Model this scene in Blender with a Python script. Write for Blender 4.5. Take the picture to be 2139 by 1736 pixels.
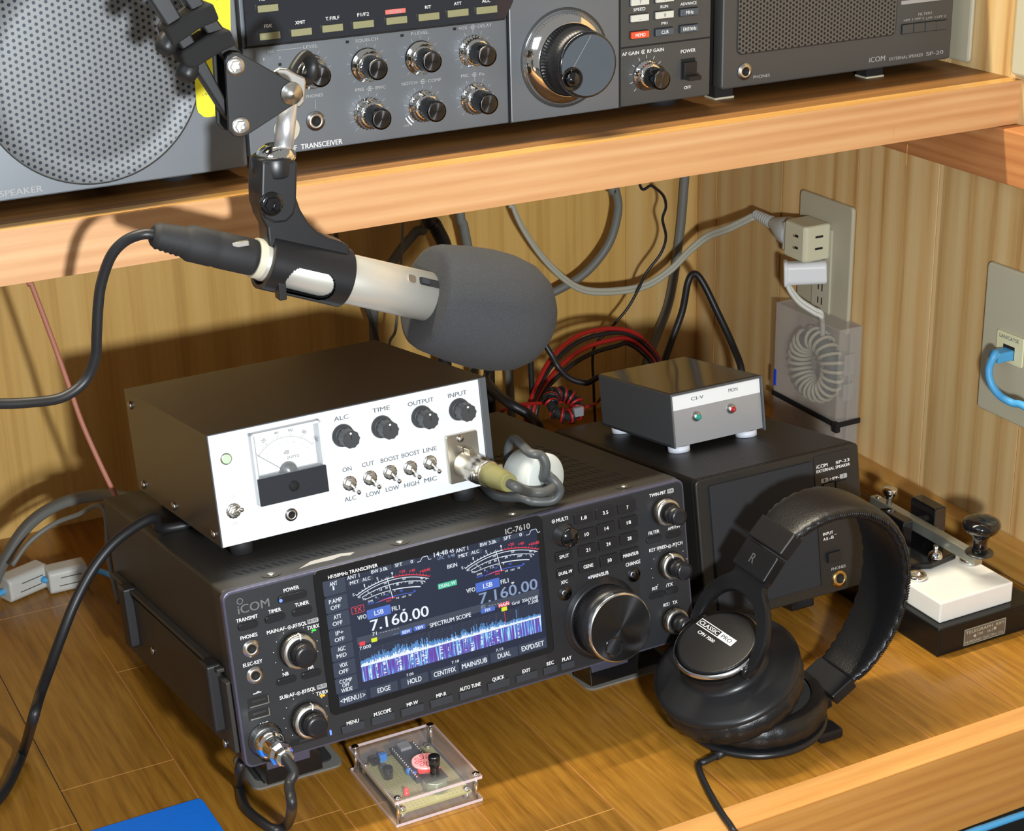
import bpy, math, random
from math import sin, cos, pi, radians
from mathutils import Matrix, Vector
random.seed(7)
for o in list(bpy.data.objects): bpy.data.objects.remove(o)
SC = bpy.context.scene
# ---------------------------------------------------------------- camera, world, light (numbers in mm, scene in m)
CAM = Vector((-397.6, -904.6, 682.2)); FPX = 3767.1; WPX, HPX = 2139, 1736
RX = Vector((0.88493, -0.46516, -0.02274)); RY = Vector((-0.19188, -0.31967, -0.92790)); RZ = Vector((0.42435, 0.82549, -0.37214))
cam = bpy.data.cameras.new('camera'); co = bpy.data.objects.new('camera', cam); SC.collection.objects.link(co); SC.camera = co
cam.sensor_width = 36; cam.lens = FPX / WPX * 36; cam.clip_start = 0.05; cam.clip_end = 30
mw = Matrix.Identity(4)
for i in range(3):
    mw[i][0] = RX[i]; mw[i][1] = -RY[i]; mw[i][2] = -RZ[i]; mw[i][3] = CAM[i] * .001
co.matrix_world = mw
W = bpy.data.worlds.new('world'); SC.world = W; W.use_nodes = True
W.node_tree.nodes['Background'].inputs[0].default_value = (0.92, 0.90, 0.86, 1)
W.node_tree.nodes['Background'].inputs[1].default_value = 0.30
SC.view_settings.view_transform = 'Standard'; SC.view_settings.look = 'None'; SC.view_settings.exposure = 0.0; SC.view_settings.gamma = 1
SC.view_settings.use_curve_mapping = False
def area(name, loc, to, sx, sy, power, col, shape='RECTANGLE'):
    l = bpy.data.lights.new(name, 'AREA'); l.shape = shape; l.size = sx; l.size_y = sy; l.energy = power; l.color = col
    o = bpy.data.objects.new(name, l); SC.collection.objects.link(o); o.location = [c * .001 for c in loc]
    d = Vector(to) - Vector(loc); o.rotation_euler = d.to_track_quat('-Z', 'Y').to_euler(); return o
area('front_lamp', (-150, -800, 466), (60, 200, 250), .055, .055, 12.6, (.93, .97, 1.0), 'DISK')
area('ceiling_tube', (-150, 331, 1300), (-150, 331, 0), 1.2, .03, 27.0, (1.0, .90, .70))
area('room_window', (-1500, -900, 1500), (0, 100, 200), .9, .9, 8.0, (.80, .90, 1.0))

# ---------------------------------------------------------------- geometry helpers
def ray(px, py):
    return (RX * ((px - WPX / 2) / FPX) + RY * ((py - HPX / 2) / FPX) + RZ).normalized()
def on(px, py, ax, v):
    d = ray(px, py); i = 'xyz'.index(ax); return CAM + d * ((v - CAM[i]) / d[i])
class Fr:
    def __init__(s, o, yaw=0., pit=0., R=None):
        s.o = Vector(o); s.R = R if R is not None else Matrix.Rotation(yaw, 3, 'Z') @ Matrix.Rotation(pit, 3, 'X')
    def hit(s, px, py, d=0.):
        r = ray(px, py); n = s.R.col[1]; o = s.o + s.R @ Vector((0, d, 0))
        w = CAM + r * ((o - CAM).dot(n) / r.dot(n)); return s.R.transposed() @ (w - s.o)
    def proj(s, l):
        w = s.o + s.R @ Vector(l) - CAM; z = w.dot(RZ); return (w.dot(RX) / z * FPX + WPX / 2, w.dot(RY) / z * FPX + HPX / 2)
    def at(s, z, x, y, d=0.):
        h = s.hit(z[0] + x / z[2], z[1] + y / z[2], d); return h.x, h.z
    def mm(s, z, x, y, L, ax, d=0.):      # zoom-pixel length -> mm along local x or z
        X, Z = s.at(z, x, y, d); a = s.proj((X, d, Z)); b = s.proj((X + 1, d, Z) if ax == 'x' else (X, d, Z + 1))
        return L / z[2] / math.hypot(a[0] - b[0], a[1] - b[1])
WF = Fr((0, 0, 0))
def frame_to(p, axis, up=(0, 0, 1)):      # 4x4 whose local z runs along axis
    z = Vector(axis).normalized(); u = Vector(up)
    if abs(z.dot(u)) > .99: u = Vector((0, 1, 0))
    x = u.cross(z).normalized(); y = z.cross(x)
    m = Matrix.Identity(4)
    for i in range(3): m[i][0], m[i][1], m[i][2], m[i][3] = x[i], y[i], z[i], p[i]
    return m
_txt = {}
def glyphs(s):
    if s not in _txt:
        c = bpy.data.curves.new('t', 'FONT'); c.body = s; c.resolution_u = 3; c.size = 1
        o = bpy.data.objects.new('t', c); SC.collection.objects.link(o)
        bpy.context.view_layer.update()
        m = bpy.data.meshes.new_from_object(o.evaluated_get(bpy.context.evaluated_depsgraph_get()))
        _txt[s] = ([tuple(v.co) for v in m.vertices], [tuple(p.vertices) for p in m.polygons])
        bpy.data.objects.remove(o); bpy.data.curves.remove(c); bpy.data.meshes.remove(m)
    return _txt[s]
def smooth(pts, n=8, closed=False):
    P = [Vector(p) for p in pts]; out = []; N = len(P)
    if N < 3: return P
    for i in range(N if closed else N - 1):
        p0 = P[(i - 1) % N] if closed or i > 0 else P[0] * 2 - P[1]; p1 = P[i]; p2 = P[(i + 1) % N]
        p3 = P[(i + 2) % N] if closed or i < N - 2 else P[-1] * 2 - P[-2]
        for k in range(n):
            t = k / n; out.append(.5 * ((2 * p1) + (p2 - p0) * t + (2 * p0 - 5 * p1 + 4 * p2 - p3) * t * t + (3 * p1 - p0 - 3 * p2 + p3) * t ** 3))
    if not closed: out.append(P[-1])
    return out
def rrect(w, h, r, n=5):
    o = []
    for cx, cy, a in ((w / 2 - r, h / 2 - r, 0), (-w / 2 + r, h / 2 - r, 90), (-w / 2 + r, -h / 2 + r, 180), (w / 2 - r, -h / 2 + r, 270)):
        for k in range(n + 1):
            t = radians(a + 90 * k / n); o.append((cx + r * cos(t), cy + r * sin(t)))
    return o
class MB:
    def __init__(s, m='black'): s.v = []; s.f = []; s.m = m
    def add(s, vs, fs, m=None, sm=False, M=None):
        b = len(s.v); s.v += [tuple((M @ Vector(v)) if M else v) for v in vs]
        m = m or s.m; s.f += [(tuple(i + b for i in f), m, sm) for f in fs]; return s
    def box(s, x0, x1, y0, y1, z0, z1, m=None, M=None):
        v = [(x, y, z) for z in (z0, z1) for y in (y0, y1) for x in (x0, x1)]
        return s.add(v, [(0, 2, 3, 1), (4, 5, 7, 6), (0, 1, 5, 4), (2, 6, 7, 3), (0, 4, 6, 2), (1, 3, 7, 5)], m, False, M)
    def lathe(s, prof, p=(0, 0, 0), ax=(0, 0, 1), n=32, m=None, M=None, sm=True, knurl=0.):
        F = frame_to(p, ax); F = (M @ F) if M else F; v = []; f = []; K = len(prof)
        mats = [q[2] if len(q) > 2 else None for q in prof]
        for k, q in enumerate(prof):
            for i in range(n):
                r = q[0] * (1 - knurl * (i % 2)); a = 2 * pi * i / n; v.append((r * cos(a), r * sin(a), q[1]))
        for k in range(K - 1):
            s2 = [((k * n + i), (k * n + (i + 1) % n), ((k + 1) * n + (i + 1) % n), ((k + 1) * n + i)) for i in range(n)]
            s.add([], [], None)
            f.append((s2, mats[k + 1]))
        b = len(s.v); s.v += [tuple(F @ Vector(q)) for q in v]
        for fs, mm_ in f: s.f += [(tuple(i + b for i in q), mm_ or m or s.m, sm) for q in fs]
        if prof[0][0] > 1e-6: s.f.append((tuple(b + i for i in reversed(range(n))), mats[0] or m or s.m, False))
        if prof[-1][0] > 1e-6: s.f.append((tuple(b + (K - 1) * n + i for i in range(n)), mats[-1] or m or s.m, False))
        return s
    def cyl(s, p, q, r0, r1=None, n=24, m=None, sm=True, knurl=0.):
        p = Vector(p); q = Vector(q); r1 = r0 if r1 is None else r1
        return s.lathe([(r0, 0), (r1, (q - p).length)], p, q - p, n, m, None, sm, knurl)
    def tube(s, pts, r, n=10, m=None, sub=8, closed=False, flat=1.):
        P = smooth(pts, sub, closed) if sub else [Vector(p) for p in pts]; N = len(P)
        T = [(P[(i + 1) % N if closed else min(i + 1, N - 1)] - P[(i - 1) % N if closed else max(i - 1, 0)]).normalized() for i in range(N)]
        u = Vector((0, 0, 1)) if abs(T[0].z) < .9 else Vector((1, 0, 0)); u = (u - T[0] * u.dot(T[0])).normalized(); v = []
        for i in range(N):
            u = (u - T[i] * u.dot(T[i])).normalized(); w = T[i].cross(u); rr = r[min(i, len(r) - 1)] if isinstance(r, list) else r
            for k in range(n):
                a = 2 * pi * k / n; v.append(P[i] + u * (rr * cos(a)) + w * (rr * flat * sin(a)))
        f = [(i * n + k, i * n + (k + 1) % n, ((i + 1) % N) * n + (k + 1) % n, ((i + 1) % N) * n + k) for i in range(N if closed else N - 1) for k in range(n)]
        s.add(v, f, m, True)
        if not closed:
            b = len(s.v) - len(v); s.f.append((tuple(b + k for k in reversed(range(n))), m or s.m, False)); s.f.append((tuple(b + (N - 1) * n + k for k in range(n)), m or s.m, False))
        return s
    def prism(s, poly, h0, h1, M=None, m=None, sm=False):
        n = len(poly); v = [(x, y, h0) for x, y in poly] + [(x, y, h1) for x, y in poly]
        s.add(v, [tuple(reversed(range(n))), tuple(range(n, 2 * n))], m, False, M); b = len(s.v) - 2 * n
        s.f += [((b + i, b + (i + 1) % n, b + n + (i + 1) % n, b + n + i), m or s.m, sm) for i in range(n)]; return s
    # --- things drawn on / raised from a panel whose face is local y = d (viewer at -y)
    def pan(s, poly, d0, d1, m=None, sm=False):      # poly in (x,z), extruded from y=d0 (back) to y=d1 (front)
        M = Matrix(((1, 0, 0, 0), (0, 0, -1, 0), (0, 1, 0, 0), (0, 0, 0, 1)))
        return s.prism(poly, -d0, -d1, M, m, sm)
    def prect(s, cx, cz, w, h, d0, d1, m=None, r=0.):
        p = rrect(w, h, r) if r > 0 else [(w / 2, h / 2), (-w / 2, h / 2), (-w / 2, -h / 2), (w / 2, -h / 2)]
        return s.pan([(cx + x, cz + z) for x, z in p], d0, d1, m, r > 0)
    def pdisc(s, cx, cz, r, d0, d1, m=None, n=28, r2=None): return s.cyl((cx, d0, cz), (cx, d1, cz), r, r2, n, m)
    def ring(s, cx, cz, r0, r1, d, m=None, a0=0, a1=360, n=36, t=.3):
        v = []; f = []
        for i in range(n + 1):
            a = radians(a0 + (a1 - a0) * i / n)
            v += [(cx + r0 * cos(a), d, cz + r0 * sin(a)), (cx + r1 * cos(a), d, cz + r1 * sin(a))]
        for i in range(n): f.append((2 * i, 2 * i + 1, 2 * i + 3, 2 * i + 2))
        return s.add(v, f, m)
    def line(s, a, b, w, d, m=None):
        a = Vector(a); b = Vector(b); t = (b - a).normalized(); q = Vector((-t.y, t.x)) * w / 2
        return s.add([(c.x, d, c.y) for c in (a + q, a - q, b - q, b + q)], [(0, 1, 2, 3)], m)
    def pl(s, pts, w, d, m=None):
        for a, b in zip(pts, pts[1:]): s.line(a, b, w, d, m)
        return s
    def arc3(s, p, q, r, w, d, m=None, t0=0., t1=1., n=24, off=0.):
        p, q, r = Vector(p), Vector(q), Vector(r); ax, ay, bx, by, cx, cy = p.x, p.y, q.x, q.y, r.x, r.y
        D = 2 * (ax * (by - cy) + bx * (cy - ay) + cx * (ay - by))
        ux = ((ax * ax + ay * ay) * (by - cy) + (bx * bx + by * by) * (cy - ay) + (cx * cx + cy * cy) * (ay - by)) / D
        uy = ((ax * ax + ay * ay) * (cx - bx) + (bx * bx + by * by) * (ax - cx) + (cx * cx + cy * cy) * (bx - ax)) / D
        R = math.hypot(ax - ux, ay - uy); a0 = math.atan2(ay - uy, ax - ux); a1 = math.atan2(cy - uy, cx - ux)
        if a1 > a0: a0 += 2 * pi
        e0 = a0 + (a1 - a0) * t0; e1 = a0 + (a1 - a0) * t1
        if w: s.ring(ux, uy, R - w / 2 + off, R + w / 2 + off, d, m, math.degrees(e0), math.degrees(e1), n)
        return (ux, uy, R, a0, a1)
    def text(s, t, cx, cz, w, cap, d, m=None, rot=0., base=False):
        v, f = glyphs(t)
        if not v: return s
        x0 = min(p[0] for p in v); x1 = max(p[0] for p in v); sy = cap / .70; sx = (w / (x1 - x0)) if w else sy * .95
        c, q = cos(rot), sin(rot)
        for sh, dd_ in ((-.014 * sy, 0), (.014 * sy, -.02)):      # struck twice for the bolder stroke of the silk-screen
            out = []
            for p in v:
                X = (p[0] - (x0 + x1) / 2) * sx + sh; Z = p[1] * sy - (0 if base else cap / 2)
                out.append((cx + X * c - Z * q, d + dd_, cz + X * q + Z * c))
            s.add(out, f, m)
        return s
    def build(s, name, parent=None, bevel=0., fr=None, world=False, seg=2, ang=40):
        me = bpy.data.meshes.new(name); V = s.v
        if parent is not None and world:
            root = parent
            while root.parent: root = root.parent
            F = FR[root.name]; Rt = F.R.transposed(); V = [Rt @ (Vector(v) - F.o) for v in V]
        me.from_pydata([(v[0] * .001, v[1] * .001, v[2] * .001) for v in V], [], [f[0] for f in s.f])
        ms = []
        for f in s.f:
            if f[1] not in ms: ms.append(f[1])
        for k in ms: me.materials.append(MAT[k])
        me.polygons.foreach_set('material_index', [ms.index(f[1]) for f in s.f])
        me.polygons.foreach_set('use_smooth', [f[2] for f in s.f]); me.update()
        o = bpy.data.objects.new(name, me); SC.collection.objects.link(o)
        if parent is not None: o.parent = parent
        if bevel:
            b = o.modifiers.new('bevel', 'BEVEL'); b.width = bevel * .001; b.segments = seg; b.limit_method = 'ANGLE'; b.angle_limit = radians(ang)
        return o
FR = {}
def thing(name, label, cat, fr, group=None):
    o = bpy.data.objects.new(name, None); SC.collection.objects.link(o); o.empty_display_size = .01
    o.location = fr.o * .001; o.rotation_euler = fr.R.to_euler(); FR[o.name] = fr
    o['label'] = label; o['category'] = cat
    if group: o['group'] = group
    return o
def solo(mb, name, label, cat, group=None, bevel=0., kind=None):       # one-mesh thing given in world mm
    xs = [[v[i] for v in mb.v] for i in range(3)]; c = Vector(((min(xs[0]) + max(xs[0])) / 2, (min(xs[1]) + max(xs[1])) / 2, min(xs[2])))
    mb.v = [tuple(Vector(v) - c) for v in mb.v]; o = mb.build(name, None, bevel); o.location = c * .001; FR[o.name] = Fr(c)
    if label: o['label'] = label; o['category'] = cat
    if group: o['group'] = group
    if kind: o['kind'] = kind
    return o
def struct(mb, name, bevel=0.): return solo(mb, name, None, None, None, bevel, 'structure')

# ---------------------------------------------------------------- materials
MAT = {}
def nm(name):
    m = bpy.data.materials.new(name); m.use_nodes = True; MAT[name] = m; return m, m.node_tree, m.node_tree.nodes['Principled BSDF']
def L(nt, a, b): nt.links.new(a, b)
def mat(name, c, rough=.5, metal=0., emit=None, es=0., noise=0., nscale=400, bump=0., trans=0., ior=1.45, coat=0., alpha=1., spec=.5, aniso=0.):
    m, nt, b = nm(name); I = b.inputs
    I['Base Color'].default_value = (*c, 1); I['Roughness'].default_value = rough; I['Metallic'].default_value = metal
    I['Transmission Weight'].default_value = trans; I['IOR'].default_value = ior; I['Coat Weight'].default_value = coat; I['Alpha'].default_value = alpha
    I['Specular IOR Level'].default_value = spec; I['Anisotropic'].default_value = aniso
    if emit: I['Emission Color'].default_value = (*emit, 1); I['Emission Strength'].default_value = es
    if noise or bump:
        tc = nt.nodes.new('ShaderNodeTexCoord'); n = nt.nodes.new('ShaderNodeTexNoise'); n.inputs['Scale'].default_value = nscale; n.inputs['Detail'].default_value = 4
        L(nt, tc.outputs['Object'], n.inputs['Vector'])
        if noise:
            mx = nt.nodes.new('ShaderNodeMix'); mx.data_type = 'RGBA'; L(nt, n.outputs['Fac'], mx.inputs['Factor'])
            mx.inputs['A'].default_value = (*[k * (1 - noise) for k in c], 1); mx.inputs['B'].default_value = (*[min(1, k * (1 + noise)) for k in c], 1); L(nt, mx.outputs['Result'], I['Base Color'])
        if bump:
            bp = nt.nodes.new('ShaderNodeBump'); bp.inputs['Strength'].default_value = bump; bp.inputs['Distance'].default_value = .0006; L(nt, n.outputs['Fac'], bp.inputs['Height']); L(nt, bp.outputs['Normal'], I['Normal'])
    return m
def ramp(nt, fac, stops):
    r = nt.nodes.new('ShaderNodeValToRGB'); L(nt, fac, r.inputs[0]); e = r.color_ramp.elements
    while len(e) < len(stops): e.new(.5)
    for k, (p, c) in enumerate(stops): e[k].position = p; e[k].color = (*c, 1)
    return r.outputs[0]
def wood(name, stops, scl, ring=(30, 8), rough=.42, mixc=None, bump=.15, planks=None, coat=0., ringw=.5, bands='X'):
    m, nt, b = nm(name); N = nt.nodes.new; tc = N('ShaderNodeTexCoord'); mp = N('ShaderNodeMapping'); mp.inputs['Scale'].default_value = scl
    L(nt, tc.outputs['Object'], mp.inputs[0]); src = mp.outputs[0]
    if planks:     # planks=(axis, width, cross axis, length): each plank gets its own shift of the grain
        sp = N('ShaderNodeSeparateXYZ'); L(nt, tc.outputs['Object'], sp.inputs[0])
        def mth(op, a, c=None, v=None):
            q = N('ShaderNodeMath'); q.operation = op; L(nt, a, q.inputs[0])
            if c is not None: L(nt, c, q.inputs[1])
            if v is not None: q.inputs[1].default_value = v
            return q.outputs[0]
        u = mth('DIVIDE', mth('SUBTRACT', sp.outputs[planks[0]], v=planks[2]), v=planks[1]); fl = mth('FLOOR', u); fr_ = mth('FRACT', u)
        wn = N('ShaderNodeTexWhiteNoise'); wn.noise_dimensions = '1D'; L(nt, fl, wn.inputs['W'])
        va = N('ShaderNodeVectorMath'); va.operation = 'MULTIPLY_ADD'; cb = N('ShaderNodeCombineXYZ')
        for k in range(3): L(nt, wn.outputs['Value'], cb.inputs[k])
        va.inputs[1].default_value = (37, 23, 51); L(nt, cb.outputs[0], va.inputs[0]); L(nt, src, va.inputs[2]); src = va.outputs[0]
    n1 = N('ShaderNodeTexNoise'); n1.inputs['Scale'].default_value = 1; n1.inputs['Detail'].default_value = 6; n1.inputs['Roughness'].default_value = .65; L(nt, src, n1.inputs[0])
    wv = N('ShaderNodeTexWave'); wv.bands_direction = bands; wv.inputs['Scale'].default_value = ring[0]; wv.inputs['Distortion'].default_value = ring[1]; wv.inputs['Detail'].default_value = 3; wv.inputs['Detail Scale'].default_value = .6; L(nt, src, wv.inputs[0])
    mx = N('ShaderNodeMix'); mx.inputs['Factor'].default_value = ringw; L(nt, n1.outputs['Fac'], mx.inputs['A']); L(nt, wv.outputs['Fac'], mx.inputs['B'])
    col = ramp(nt, mx.outputs['Result'], stops)
    if planks:
        t = N('ShaderNodeMix'); t.data_type = 'RGBA'; t.blend_type = 'MULTIPLY'; t.inputs['Factor'].default_value = 1.0
        hv = N('ShaderNodeMapRange'); hv.inputs[3].default_value = .86; hv.inputs[4].default_value = 1.1; L(nt, wn.outputs['Value'], hv.inputs[0])
        L(nt, col, t.inputs['A']); L(nt, hv.outputs[0], t.inputs['B']); col = t.outputs['Result']
    L(nt, col, b.inputs['Base Color']); b.inputs['Roughness'].default_value = rough; b.inputs['Coat Weight'].default_value = coat; b.inputs['Coat Roughness'].default_value = .15
    bp = N('ShaderNodeBump'); bp.inputs['Strength'].default_value = bump; bp.inputs['Distance'].default_value = .0005; L(nt, n1.outputs['Fac'], bp.inputs['Height']); L(nt, bp.outputs['Normal'], b.inputs['Normal'])
    return m
def grille(name, c, hole, pitch, r, rough=.5, metal=.3):       # hexagonal rows of round holes, in the panel's x-z plane
    m, nt, b = nm(name); N = nt.nodes.new; tc = N('ShaderNodeTexCoord'); sp = N('ShaderNodeSeparateXYZ'); L(nt, tc.outputs['Object'], sp.inputs[0])
    def M_(op, a, c2=None, v=None):
        q = N('ShaderNodeMath'); q.operation = op; L(nt, a, q.inputs[0])
        if c2 is not None: L(nt, c2, q.inputs[1])
        elif v is not None: q.inputs[1].default_value = v
        return q.outputs[0]
    ds = []
    for off in (0., .5):
        dx = M_('SUBTRACT', M_('FRACT', M_('ADD', M_('DIVIDE', sp.outputs[0], v=pitch * 1.732), v=off)), v=.5); dz = M_('SUBTRACT', M_('FRACT', M_('ADD', M_('DIVIDE', sp.outputs[2], v=pitch), v=off)), v=.5)
        dx = M_('MULTIPLY', dx, v=1.732); ds.append(M_('SQRT', M_('ADD', M_('MULTIPLY', dx, dx), M_('MULTIPLY', dz, dz))))
    d = M_('MINIMUM', ds[0], ds[1]); f = M_('LESS_THAN', d, v=r)
    mx = N('ShaderNodeMix'); mx.data_type = 'RGBA'; L(nt, f, mx.inputs['Factor']); mx.inputs['A'].default_value = (*c, 1); mx.inputs['B'].default_value = (*hole, 1); L(nt, mx.outputs['Result'], b.inputs['Base Color'])
    b.inputs['Roughness'].default_value = rough; b.inputs['Metallic'].default_value = metal
    bp = N('ShaderNodeBump'); bp.invert = True; bp.inputs['Strength'].default_value = .7; bp.inputs['Distance'].default_value = .0008; L(nt, f, bp.inputs['Height']); L(nt, bp.outputs['Normal'], b.inputs['Normal'])
mat('black', (.012, .012, .013), .45); mat('matte_black', (.008, .008, .008), .8); mat('gloss_black', (.006, .006, .007), .12, coat=.5)
mat('rubber', (.014, .014, .015), .7, bump=.1, nscale=900); mat('cable_black', (.014, .014, .015), .42); mat('cable_grey', (.16, .165, .15), .5); mat('cable_dark_grey', (.07, .075, .075), .45)
mat('cord_pale', (.42, .42, .34), .5); mat('cord_white', (.62, .62, .56), .45); mat('cable_pink', (.48, .19, .13), .5); mat('cable_blue', (.07, .33, .62), .45); mat('wire_red', (.34, .012, .010), .4)
mat('chrome', (.85, .85, .84), .1, 1.); mat('satin_metal', (.62, .60, .56), .32, 1.); mat('nickel', (.55, .51, .43), .28, 1.); mat('dark_metal', (.12, .12, .12), .35, 1.); mat('brass', (.55, .40, .15), .3, 1.)
mat('rod_metal', (.70, .70, .70), .34, .8); mat('screw', (.5, .48, .45), .3, 1.); mat('knurled_ring', (.30, .28, .24), .32, 1.)
mat('radio_case', (.036, .034, .030), .48, .2, noise=.12, nscale=1500, bump=.08); mat('radio_panel', (.022, .023, .026), .42, .1, noise=.1, nscale=2500); mat('radio_rim', (.10, .10, .15), .30, .5)
mat('radio_side_panel', (.018, .018, .020), .38, .1); mat('key_cap', (.030, .034, .042), .38); mat('key_dark', (.012, .012, .014), .32); mat('print_white', (.80, .80, .78), .6); mat('print_grey', (.35, .35, .35), .6); mat('print_dim', (.13, .13, .13), .5)
mat('print_ink', (.10, .12, .14), .6); mat('print_faint', (.48, .50, .52), .6); mat('logo_grey', (.10, .10, .10), .3, .3)
mat('white_panel', (.78, .80, .82), .38, .15); mat('box_cover', (.105, .090, .068), .36, .45, noise=.1, nscale=1200, bump=.06); mat('box_edge', (.10, .11, .12), .4, .3)
mat('meter_black', (.022, .024, .03), .3); mat('meter_paper', (.86, .84, .80), .7); mat('olive_boot', (.20, .19, .07), .5); mat('knob_grey', (.045, .047, .050), .42)
mat('white_plastic', (.74, .76, .78), .35); mat('cover_grey', (.50, .53, .50), .4); mat('ferrite_case', (.50, .50, .46), .4)
mat('big_radio_face', (.150, .166, .182), .40, .35, noise=.05, nscale=2500); mat('big_radio_dark', (.075, .078, .078), .42, .3, noise=.08, nscale=2500); mat('big_radio_case', (.02, .02, .022), .5)
mat('olive_key', (.26, .25, .13), .42); mat('key_white', (.62, .62, .55), .45); mat('key_red', (.75, .09, .03), .4); mat('key_slate', (.07, .09, .11), .4); mat('tag_red', (.75, .16, .13), .5)
mat('beige', (.50, .47, .36), .5); mat('wall_plate', (.46, .43, .31), .42); mat('tap_plastic', (.62, .60, .43), .4); mat('plug_grey', (.48, .50, .48), .45); mat('lan_cream', (.72, .68, .42), .45)
mat('paper_yellow', (.80, .70, .02), .6); mat('pencil', (.35, .31, .05), .7); mat('sheet_blue', (.005, .16, .68), .5, noise=.12, nscale=500)
mat('foam', (.042, .043, .046), .95, noise=.5, nscale=1600, bump=1.); mat('mic_body', (.56, .54, .48), .40, .5); mat('mic_shade', (.30, .28, .24), .4, .7); mat('clip_rubber', (.012, .012, .013), .36); mat('arm_black', (.018, .019, .020), .42, .3); mat('velcro', (.010, .010, .010), .9, bump=.6, nscale=1500)
mat('leather', (.007, .007, .0075), .36, bump=.35, nscale=700, coat=.05); mat('hp_plastic', (.008, .008, .009), .30, spec=.35); mat('hp_satin', (.014, .014, .015), .32, .2); mat('silver', (.72, .72, .72), .2, 1.)
mat('marble', (.72, .72, .68), .30, noise=.06, nscale=60, coat=.2); mat('key_lever', (.42, .43, .37), .36, .8); mat('key_lacquer', (.006, .006, .006), .16, spec=.35); mat('tin_label', (.16, .15, .12), .4, .5); mat('tin_print', (.40, .38, .30), .4)
mat('pcb', (.36, .33, .13), .5); mat('pcb_dark', (.03, .04, .06), .4); mat('solder', (.80, .78, .70), .25, .8); mat('cap_blue', (.03, .20, .60), .4); mat('led_red', (.60, .01, .01), .25, emit=(1, .02, .02), es=.25)
mat('pink_disc', (.80, .50, .48), .5, emit=(1, .32, .30), es=.55); mat('pink_line', (.75, .05, .07), .5); mat('red_glow', (.9, .03, .02), .4, emit=(1, .03, .03), es=1.6); mat('pot_green', (.28, .33, .26), .35, .6)
mat('case_plastic', (.60, .58, .54), .35, alpha=.24); mat('toroid_wire', (.60, .55, .40), .55); mat('toroid_core', (.10, .12, .11), .6); mat('steel_face', (.36, .37, .39), .34, .3); mat('strip_white', (.78, .80, .80), .6)
mat('civ_side', (.085, .09, .095), .45, .1); mat('civ_top', (.10, .085, .06), .10, .55); mat('led_green_off', (.02, .35, .26), .2); mat('led_red_off', (.45, .02, .02), .2); mat('foot_white', (.66, .70, .78), .5); mat('blue_bit', (.02, .06, .7), .4)
mat('acrylic', (.75, .72, .72), .04, alpha=.07); mat('meter_clear', (.70, .76, .80), .08, alpha=.16); mat('acrylic_edge', (.80, .66, .68), .2, alpha=.55); mat('fabric_grille', (.018, .019, .022), .85, bump=.5, nscale=1800); mat('sp_case', (.022, .021, .019), .42, .15, bump=.08, nscale=1500); mat('felt', (.02, .022, .02), .9); mat('felt_grey', (.16, .155, .14), .9)
def em(name, c, s): mat(name, (0, 0, 0), .5, emit=c, es=s)
em('scr_bg', (.012, .020, .050), 1.); em('scr_key', (.035, .050, .085), 1.); em('scr_edge', (.16, .20, .28), 1.); em('scr_white', (.85, .92, 1.), 1.); em('scr_dim', (.25, .34, .52), 1.); em('scr_blue', (.07, .16, .62), 1.); em('scr_red', (.85, .05, .08), 1.); em('scr_grid', (.10, .13, .18), 1.)
em('scr_lite', (.10, .28, .62), 1.); em('scr_green', (.06, .55, .33), 1.); em('scr_yellow', (.75, .85, .02), 1.); em('scr_bluetxt', (.08, .18, .9), 1.); em('scr_head', (.05, .065, .10), 1.); em('led_green', (.05, .9, .05), 1.5); em('led_orange', (1., .45, .02), 1.5); em('led_blue', (.1, .2, 1.), 2.5); em('led_white', (.7, .75, 1), 1.); em('lamp_green', (.55, 1., .50), 1.4)
grille('round_grille', (.150, .156, .160), (.006, .014, .028), .0041, .25, .5, .3); grille('flat_grille', (.12, .12, .112), (.012, .012, .012), .0034, .33, .5, .3)
def waterfall():
    m, nt, b = nm('scr_fall'); N = nt.nodes.new; tc = N('ShaderNodeTexCoord'); mp = N('ShaderNodeMapping'); mp.inputs['Scale'].default_value = (900, 1, 60); L(nt, tc.outputs['Object'], mp.inputs[0])
    n = N('ShaderNodeTexNoise'); n.inputs['Scale'].default_value = 1; n.inputs['Detail'].default_value = 3; L(nt, mp.outputs[0], n.inputs[0])
    c = ramp(nt, n.outputs['Fac'], [(.38, (.16, .035, .34)), (.50, (.10, .10, .55)), (.58, (.12, .45, .80)), (.66, (.65, .9, 1.))]); L(nt, c, b.inputs['Emission Color']); b.inputs['Emission Strength'].default_value = 1.; b.inputs['Base Color'].default_value = (0, 0, 0, 1)
waterfall()
def dial_brush():     # spun-metal face: grooves run round the dial, so the highlights fan out from its centre
    m, nt, b = nm('spun_face'); b.inputs['Base Color'].default_value = (.09, .09, .095, 1); b.inputs['Metallic'].default_value = 1; b.inputs['Roughness'].default_value = .25; b.inputs['Anisotropic'].default_value = .9
    t = nt.nodes.new('ShaderNodeTangent'); t.direction_type = 'RADIAL'; t.axis = 'Y'; L(nt, t.outputs[0], b.inputs['Tangent'])
dial_brush()
def reflecting_window():      # smoked acrylic of the big transceiver's display
    mat('smoked_window', (.020, .022, .028), .10, coat=.6)
reflecting_window()
wood('desk_wood', [(.25, (.17, .068, .008)), (.5, (.30, .135, .016)), (.75, (.40, .195, .028))], (260, 16, 9), (.10, 3.), .32, planks=(0, .0785, -.042, 0), coat=.3, ringw=.06)
wood('front_trim', [(.25, (.50, .23, .06)), (.55, (.64, .33, .10)), (.8, (.72, .42, .15))], (5, 90, 110), (.3, 6.), .36, coat=.3, ringw=.15, bands='Z')
wood('edge_wood', [(.25, (.42, .17, .04)), (.55, (.54, .25, .06)), (.8, (.62, .31, .09))], (5, 90, 110), (.3, 6.), .36, coat=.3, ringw=.15, bands='Z')
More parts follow.
